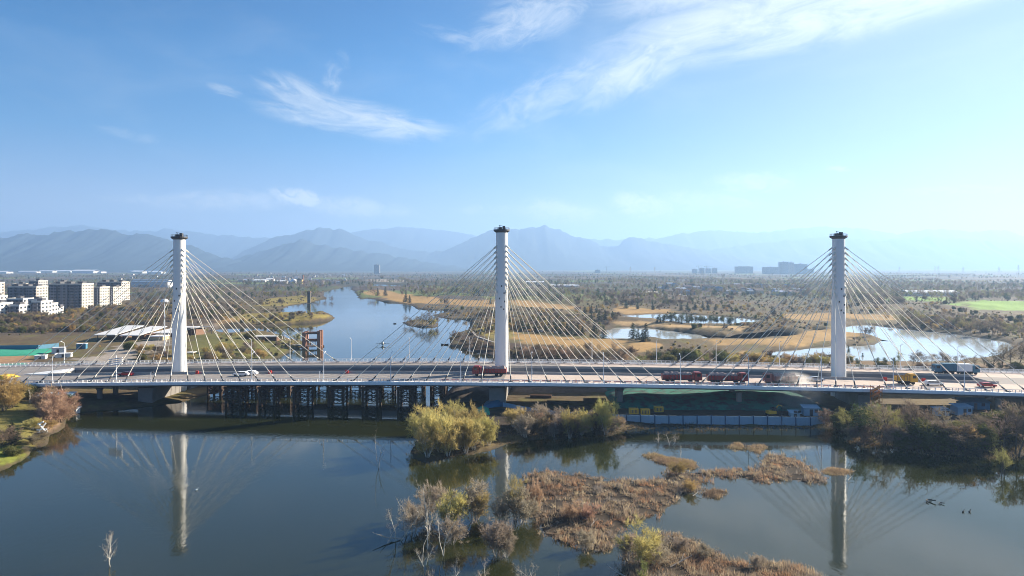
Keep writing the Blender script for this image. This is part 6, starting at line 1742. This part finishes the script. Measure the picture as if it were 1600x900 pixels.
def fill(pg, n, seed, thr=0.0, extra=0.0):
    r = np.random.default_rng(seed); b0, b1 = pg.min(0) - 1, pg.max(0) + 1
    P = r.uniform(b0, b1, (n, 2)); d = -sdist(P, pg); nz = fbm(P[:, 0] / 3, P[:, 1] / 3.4, seed + 40)
    return P[((d > -extra * .3 + (nz - .5) * 4.0) & (nz > thr + .10 * r.uniform(-1, 1, n))) | ((d > -3.2 * (nz - .1)) & (d < .4) & (r.uniform(0, 1, n) < .10))]
RC = [(.22, .16, .12), (.38, .28, .19), (.48, .285, .165), (.34, .26, .19), (.48, .38, .25), (.28, .23, .18), (.40, .29, .20), (.54, .44, .29), (.30, .26, .22)]
RC2 = [(.42, .33, .19), (.36, .27, .17), (.46, .34, .21), (.30, .22, .15)]
allp = [fill(isl[1], 15000, 301, .43, 1.6)]
reeds('dry_reeds', allp[0], (.30, 1.35), RC, 31, 11, .045, .22)
reeds('reed_strand', np.vstack([fill(isl[k], 3200 if k == 2 else 700, 310 + k, .2, .5) for k in (2, 3, 4, 5, 6)]), (.3, .8), RC2, 32, 9, .04, .3)
reeds('reed_bank', fill(isl[7], 10000, 330, .44, 1.6), (.25, 1.2), RC, 33, 9, .04, .3)
# grass and litter along the near banks
b1 = poly((640, 706), (700, 712), (790, 690), (960, 676), (1290, 666), (1290, 656), (960, 660), (790, 668), (650, 690), z=.5); b2 = poly((1290, 668), (1345, 695), (1440, 704), (1530, 712), (1620, 714), (1620, 660), (1440, 668), (1330, 655), z=.8)
reeds('bank_grass', np.vstack([fill(b1, 6000, 341, .2), fill(b2, 7000, 342, .2)]), (.3, .9), [(.14, .10, .06), (.20, .15, .08), (.10, .09, .04), (.24, .18, .10)], 34, 6, .06, .4)
b3 = poly((-30, 735), (40, 710), (72, 694), (100, 664), (104, 648), (60, 612), (-30, 612), z=1.5)
reeds('lawn_grass', fill(b3, 5000, 351, .0), (.10, .30), [(.19, .17, .05), (.16, .16, .04), (.24, .19, .08), (.17, .20, .04)], 35, 6, .05, .4)
# driftwood and sticks on the reed island
M_drift = mat('driftwood', (.45, .40, .34), .9)
rr = random.Random(4); stick = None
for px, py_, L in ((1098, 740, 3), (1090, 770, 3), (1056, 846, 3), (928, 818, 2.5), (1064, 880, 4), (963, 893, 4), (1120, 862, 2), (985, 674, 6), (900, 742, 2.5), (612, 838, 4), (606, 840, 5), (1290, 662, 3), (1368, 700, 2), (1330, 746, 3)):
    x, y = W(px, py_, .5); mb = MB(); 
    if stick is None:
        mb.tube((-.5, 0, 0), (.1, .04, .05), .025, .02, n=5); mb.tube((.1, .04, .05), (.5, -.03, .16), .02, .008, n=5); mb.tube((.05, .03, .05), (.3, .2, .2), .014, .005, n=4); stick = obj('driftwood', mb, M_drift); o = stick
    else: o = copy_tree(stick)
    o.location = (x, y, max(.1, float(ground_h([x], [y])[0])) + .25); o.scale = (L, L, L); o.rotation_euler = (0, -.12, rr.uniform(0, 6.28))
    tag(o, 'bleached driftwood branch lying on the reeds and banks', 'driftwood', 'driftwood branches')
# ------------------------------------------------------------------ works under the right half of the bridge
M_bhoard = mat('blue_panel', (0.27, 0.40, 0.50), 0.6, var=.05, scale=.4)
M_bpost = mat('dark_blue_post', (0.03, 0.07, 0.14), 0.6)
fence_px = [(785, 637), (825, 645), (846, 649), (867, 651), (890, 653), (912, 654), (935, 656), (957, 657), (979, 657.5), (1001, 658), (1023, 658.5), (1045, 659), (1067, 659), (1089, 659), (1111, 659), (1133, 659.5), (1155, 659.5), (1177, 660), (1199, 660), (1221, 660.5), (1243, 661), (1266, 661), (1289, 660)]
e = empty('blue_hoarding', (0, 0, 0), 0, 'long blue panel hoarding along the water under the right half of the bridge', 'hoarding')
fp = [W(px, py_, .9) for px, py_ in fence_px]
for (a, b) in zip(fp[:-1], fp[1:]):
    d = np.array([b[0] - a[0], b[1] - a[1]]); L = np.linalg.norm(d); n_ = np.array([-d[1], d[0]]) / L * .06; u = d / L
    mb = MB(); nr = 6
    for q in range(nr):
        p0 = np.array(a) + d * (q / nr) + u * .1 * (q == 0); p1 = np.array(a) + d * ((q + 1) / nr) - u * .02; k_ = 1.0 if q % 2 else 1.6
        c = [p0 - n_ * k_, p1 - n_ * k_, p1 + n_ * k_, p0 + n_ * k_]
        mb.hexa([(v[0], v[1], .2) for v in c] + [(v[0], v[1], 2.55) for v in c])
    obj('panel', mb, M_bhoard, e)
    mb = MB(); mb.box(a[0] - .13, a[1] - .22, -.2, a[0] + .13, a[1] + .1, 2.8); obj('post', mb, M_bpost, e)
M_netd = mat('dark_green_netting', (0.02, 0.20, 0.14), 0.9, var=.35, scale=.35, col2=(0.03, 0.06, 0.05))
def plan(sa, sb, ta, tb, n=9):
    return np.array([B(sa + (sb - sa) * k / n, ta)[:2] for k in range(n + 1)] + [B(sb + (sa - sb) * k / n, tb)[:2] for k in range(n + 1)])
heap(plan(s_of(955, -22), s_of(1296, -22), -24, 10), 2.6, 'slope_netting', 'dark green netting over the spoil slope under the right half of the bridge', 'netting', M_netd, 8)
heap(plan(s_of(966, 20), s_of(1066, 20), 21, 25), 1.4, 'slope_netting', 'bright green netting strip in the sun just beyond the deck', 'netting', M_net, 9)
M_spoil = mat('spoil', (0.13, 0.10, 0.08), .95, var=.3, scale=.6)
heap(plan(s_of(690, 0), s_of(775, 0), -14, 16), 2.6, 'spoil_heap', 'dark earth heap at the water edge left of the middle pier', 'earth heap', M_spoil, 10)
heap(plan(s_of(800, 10), s_of(950, 10), 2, 18), 1.6, 'spoil_heap', 'brown earth heap under the deck right of the middle pier', 'earth heap', M_spoil, 11)
M_tarp = mat('blue_tarpaulin', (0.03, 0.16, 0.27), .6, var=.15, scale=.6)
heap(np.array([W(752, 640, 1), W(790, 636, 1), W(792, 628, 1), W(758, 630, 1)]), 1.3, 'blue_tarpaulin', 'blue tarpaulin heap behind the willow clump at the foot of the middle pier', 'tarpaulin', M_tarp, 12)
heap(np.array([W(742, 650, 1), W(766, 650, 1), W(764, 640, 1), W(745, 640, 1)]), .9, 'green_tarpaulin', 'teal netting heap with rubbish behind the willow clump', 'netting', M_net, 13)
# stacks of pipes and timber
rr = random.Random(8)
for px, py_, lab in ((872, 632, 'dark pipe stack nearer the middle pier behind the blue hoarding'), (905, 640, 'dark pipe stack nearer the yellow generators behind the blue hoarding'), (845, 622, 'brown timber stack under the deck right of the middle pier'), (930, 628, 'flat timber stack under the deck in the middle of the works')):
    x, y, z = G(px, py_); e = empty('pipe_stack' if 'pipe' in lab else 'timber_stack', (x, y, z), rr.uniform(-.15, .15), lab, 'stack')
    for q in range(8):
        mb = MB(); r = .22; yy = (q % 4) * .5 + (q // 4) * .25
        mb.tube((-3.5, yy, .25 + (q // 4) * .42), (3.5, yy, .25 + (q // 4) * .42), r, n=8); obj('pipe' if 'pipe' in lab else 'beam', mb, M_rust if 'pipe' in lab else M_brown, e)
# yellow generators
gen = None
for k, (px, py_, lab) in enumerate(((990, 648, 'yellow generator box, left of the three behind the hoarding'), (1008, 649, 'yellow generator box, middle of the three behind the hoarding'), (1029, 645, 'yellow generator box, right of the three behind the hoarding'))):
    if gen is None:
        e = empty('generator'); ch = []
        mb = MB(); mb.box(-1.3, -.8, .35, 1.3, .8, 1.9); ch.append(obj('housing', mb, M_yel, e)); mb = MB(); mb.box(-1.4, -.85, .15, 1.4, .85, .348); ch.append(obj('skid', mb, M_dark, e))
        mb = MB()
        for q in range(5): mb.box(-1.0 + q * .42, -.83, .6, -.8 + q * .42, -.79, 1.6)
        ch.append(obj('grille', mb, M_dark, e)); mb = MB(); mb.tube((.9, .3, 1.9), (.9, .3, 2.4), .08, n=6); ch.append(obj('exhaust', mb, M_dark, e)); kids(e, *ch); gen = e; o = e
    else: o = copy_tree(gen)
    o.location = G(px, py_); tag(o, lab, 'generator', 'yellow generators')
# excavator with yellow arm in the dust
x, y, z = G(1206, 650); e = empty('excavator', (x, y, z), .2, 'small excavator with raised yellow arm behind the hoarding in the dust', 'excavator')
mb = MB(); mb.box(-1.5, -1.1, .0, 1.5, -.6, .7); mb.box(-1.5, .6, .0, 1.5, 1.1, .7); obj('tracks', mb, M_tyre, e)
mb = MB(); mb.box(-1.4, -.95, .75, .9, .95, 1.6); obj('body', mb, M_yel, e); mb = MB(); mb.prism([(.1, 1.61), (1.1, 1.61), (.9, 2.6), (.1, 2.6)], -.9, 0); obj('cab', mb, M_glass, e)
mb = MB(); mb.tube((.8, .4, 1.3), (2.4, .4, 3.0), .16, n=6); mb.tube((2.4, .4, 3.0), (3.6, .4, 2.6), .13, n=6); obj('boom', mb, M_yel, e); mb = MB(); mb.tube((3.6, .4, 2.6), (3.5, .4, .5), .1, n=6); mb.box(3.2, .1, .1, 3.8, .7, .6); obj('bucket_arm', mb, M_dark, e)
# blue site cabins and roofs
def cabin(px, py_, wd, dp, h_, lab, mt=M_bhoard, pitch=.5):
    e = empty('site_cabin', G(px, py_), rr.uniform(-.1, .1), lab, 'cabin')
    mb = MB(); mb.box(-wd / 2, 0, -.2, wd / 2, dp, h_); obj('wall', mb, mt, e)
    mb = MB(); mb.hexa([(-wd / 2 - .3, -.3, h_ + .01), (wd / 2 + .3, -.3, h_ + .01), (wd / 2 + .3, dp + .3, h_ + pitch), (-wd / 2 - .3, dp + .3, h_ + pitch), (-wd / 2 - .3, -.3, h_ + .13), (wd / 2 + .3, -.3, h_ + .13), (wd / 2 + .3, dp + .3, h_ + pitch + .12), (-wd / 2 - .3, dp + .3, h_ + pitch + .12)]); obj('roof', mb, mt, e)
    mb = MB(); mb.box(-.5, -.04, 0, .4, .02, 1.9); obj('door', mb, M_dark, e); mb = MB(); mb.box(wd * .2, -.04, 1, wd * .2 + 1, .02, 1.9); obj('window', mb, M_win, e)
cabin(1268, 650, 4.2, 2.4, 2.2, 'blue container cabin behind the hoarding in the drifting dust'); cabin(1243, 652, 2.6, 2, 1.1, 'low pale blue crate cabin left of the blue container'); cabin(1508, 649, 4.5, 3, 2.3, 'blue cabin with dark doorway under the right end of the deck')
cabin(1525, 640, 8, 3, 2.0, 'long blue roofed shed behind the blue cabin at the right', M_tarp, .9); cabin(1474, 650, 3.5, 2.4, 1.6, 'small bright blue cabin among the trees left of the blue cabin'); cabin(66, 630, 3.6, 3, 2.0, 'grey roofed shed under the left end of the bridge', M_tent, .7); cabin(98, 630, 4.6, 2.6, 2.4, 'light blue roofed cabin under the left end of the bridge', M_bhoard, .5)
cabin(112, 646, 2.6, 2.0, 1.2, 'small grey box cabin at the water edge of the left bank', M_tent, .3)
# orange scaffold stair hanging on the near edge
M_orange = mat('orange_steel', (0.55, 0.20, 0.03), .6)
s = s_of(1368, T_NEAR - 1); e = empty('access_scaffold', B(s, T_NEAR - 1.4, 0), -DECK_A, 'orange lattice scaffold stair hanging on the near edge by the rightmost pylon', 'scaffold')
zt = zdeck(s) + 1.6
for sx in (-1.3, 1.3):
    for sy in (-.8, .8):
        mb = MB(); mb.tube((sx, sy, 1.8), (sx, sy, zt), .09, n=5); obj('upright', mb, M_orange, e)
for q in range(5):
    z0 = 1.9 + (zt - 2.2) * q / 5; z1 = 1.9 + (zt - 2.2) * (q + 1) / 5; mb = MB()
    for sy in (-.8, .8):
        mb.tube((-1.3, sy, z0), (1.3, sy, z0), .06, n=4); mb.tube((-1.3, sy, z0), (1.3, sy, z1), .06, n=4); mb.tube((1.3, sy, z0), (-1.3, sy, z1), .06, n=4)
    obj('brace', mb, M_orange, e)
    mb = MB(); mb.hexa([(-1.1, -.5, z0), (1.1, -.5, z1 - .1), (1.1, .5, z1 - .1), (-1.1, .5, z0), (-1.1, -.5, z0 + .12), (1.1, -.5, z1 + .02), (1.1, .5, z1 + .02), (-1.1, .5, z0 + .12)]); obj('stair_flight', mb, M_orange, e)
# white frame sculpture on the left bank
e = empty('frame_sculpture', G(65, 677), .2, 'white crossed frame sculpture at the water edge of the left lawn', 'sculpture')
for a, b in (((-1.1, 0, 0), (.9, .2, 2.6)), ((1.3, 0, 0), (-.7, -.2, 2.7)), ((-1.2, .1, .9), (1.2, .1, 1.0)), ((-.9, 0, 2.3), (.4, 0, 3.0)), ((-1.2, -.1, .1), (1.4, -.1, .5))):
    mb = MB(); mb.tube(a, b, .2, .2, n=4); obj('bar', mb, M_white, e)
# people and small barriers on the works side of the deck
cone = None; rr = random.Random(12)
for px, t in ((1010, -22.0), (1030, -22.2), (860, -22.1), (900, -22.1), (1180, -21.8), (1196, -22.1), (1320, -21.9), (1350, -22.0), (1440, -22.1), (1000, -21.8), (1085, -22.2), (1150, -22.0)):
    if cone is None:
        e = empty('traffic_cone'); mb = MB(); mb.lathe([(.24, .06), (.05, .85)], 10); a = obj('body', mb, M_or, e); mb = MB(); mb.box(-.3, -.3, 0, .3, .3, .059); b = obj('foot', mb, M_dark, e); cone = kids(e, a, b); o = e
    else: o = copy_tree(cone)
    o.location = BD(s_of(px, t), t, .02); tag(o, 'orange traffic cone along the dusty near carriageway', 'traffic cone', 'traffic cones on the near carriageway'); o.scale = (1.3, 1.3, 1.3)
# low red and white guard boards along the works footway
M_pinkb = mat('guard_board', (.58, .30, .27), .7)
e = empty('guard_fence', (0, 0, 0), 0, 'low faded red guard fence along the near footway, middle pylon to rightmost pylon', 'fence')
s = s_of(690, -22)
while s < s_of(1400, -22):
    mb = MB(); rot = [BD(s, -22.45), BD(s + 2.3, -22.45), BD(s + 2.3, -22.39), BD(s, -22.39)]
    mb.hexa([(v[0], v[1], v[2] + .45) for v in rot] + [(v[0], v[1], v[2] + .75) for v in rot]); obj('board', mb, M_pinkb, e); s += 3.1
# floating branches and water birds
tw = None
for px, py_, lab, sc_ in ((1457, 785, 'dark arched twig floating in the pale water at the right', 2.0), (1473, 788, 'short floating twig right of the dark arched one', 1.2)):
    x, y = W(px, py_, 0); e = empty('floating_twig', (x, y, .03), .4, lab, 'twig'); mb = MB()
    for k in range(6):
        a, b = k / 6 * 2.4, (k + 1) / 6 * 2.4; mb.tube((-.5 * math.cos(a), .5 * math.sin(a), .1), (-.5 * math.cos(b), .5 * math.sin(b), .1), .05, n=5)
    mb.tube((0, .4, .1), (.2, -.2, .2), .06, n=5); obj('branch', mb, M_bark, e); e.scale = (sc_, sc_, sc_)
for px, py_, lab in ((1505, 800, 'dark duck swimming on the right, left of a pair'), (1515, 800, 'dark duck swimming on the right, right of a pair'), (307, 766, 'lone white waterbird on the blue water at the left')):
    x, y = W(px, py_, 0); e = empty('duck', (x, y, 0), .5, lab, 'duck'); mb = MB(); n = 10
    mt = M_white if 'white' in lab else M_float
    prof = [(-.32, .02, .20), (-.22, .10, .14), (-.05, .15, .10), (.12, .13, .11), (.22, .06, .20), (.24, .055, .32), (.28, .07, .40), (.34, .05, .40), (.42, .015, .37)]
    for j, (xx, r_, zz) in enumerate(prof):
        for k in range(n): mb.v.append((xx, r_ * math.cos(6.283 * k / n), zz + r_ * math.sin(6.283 * k / n)))
    for j in range(len(prof) - 1):
        for k in range(n): mb.f.append((j * n + k, j * n + (k + 1) % n, j * n + n + (k + 1) % n, j * n + n + k)); mb.mi.append(0)
    obj('body', mb, mt, e, True); e.scale = (1.0, 1.0, 1.0)
# ------------------------------------------------------------------ dust blowing off the deck
def dust(name, s, t, z, rx, ry, rz, dens, seed, scale, label):
    mb = MB(); mb.lathe([(max(.02, math.sin(math.pi * k / 14)), -math.cos(math.pi * k / 14)) for k in range(15)], 24)
    ma = bpy.data.materials.new('dust'); ma.use_nodes = True; nt = ma.node_tree; nt.nodes.clear(); d = N(nt)
    tcn = d.add('ShaderNodeTexCoord'); ln = d.add('ShaderNodeVectorMath', dict(operation='LENGTH'), _0=tcn.outputs['Object'])
    no = d.add('ShaderNodeTexNoise', Vector=tcn.outputs['Object'], Scale=scale, Detail=4.0, Roughness=.6, Distortion=.6)
    f = d.add('ShaderNodeMapRange', dict(interpolation_type='SMOOTHSTEP'), Value=ln.outputs['Value']); f.inputs['From Min'].default_value = 1.0; f.inputs['From Max'].default_value = .15
    g = d.add('ShaderNodeMapRange', Value=no.outputs['Fac']); g.inputs['From Min'].default_value = .36; g.inputs['From Max'].default_value = .7
    de = d.m('MULTIPLY', d.m('MULTIPLY', f.outputs[0], g.outputs[0]), dens)
    pv = d.add('ShaderNodeVolumePrincipled', Color=(.95, .93, .90, 1), Density=de, Anisotropy=.3); d.add('ShaderNodeOutputMaterial', Volume=pv.outputs[0])
    o = obj(name, mb, ma); o.location = B(s, t, z); o.scale = (rx, ry, rz); o.rotation_euler = (0, 0, -DECK_A)
    return tag(o, None, None, None, 'stuff')
dust('dust', s_of(1232, -18), -17.5, 9.6, 8.5, 5, 3.2, .9, 1, 1.6, '')
dust('dust', s_of(1250, -24), -22, 5.0, 9.5, 8, 7.0, .26, 2, 1.5, '')
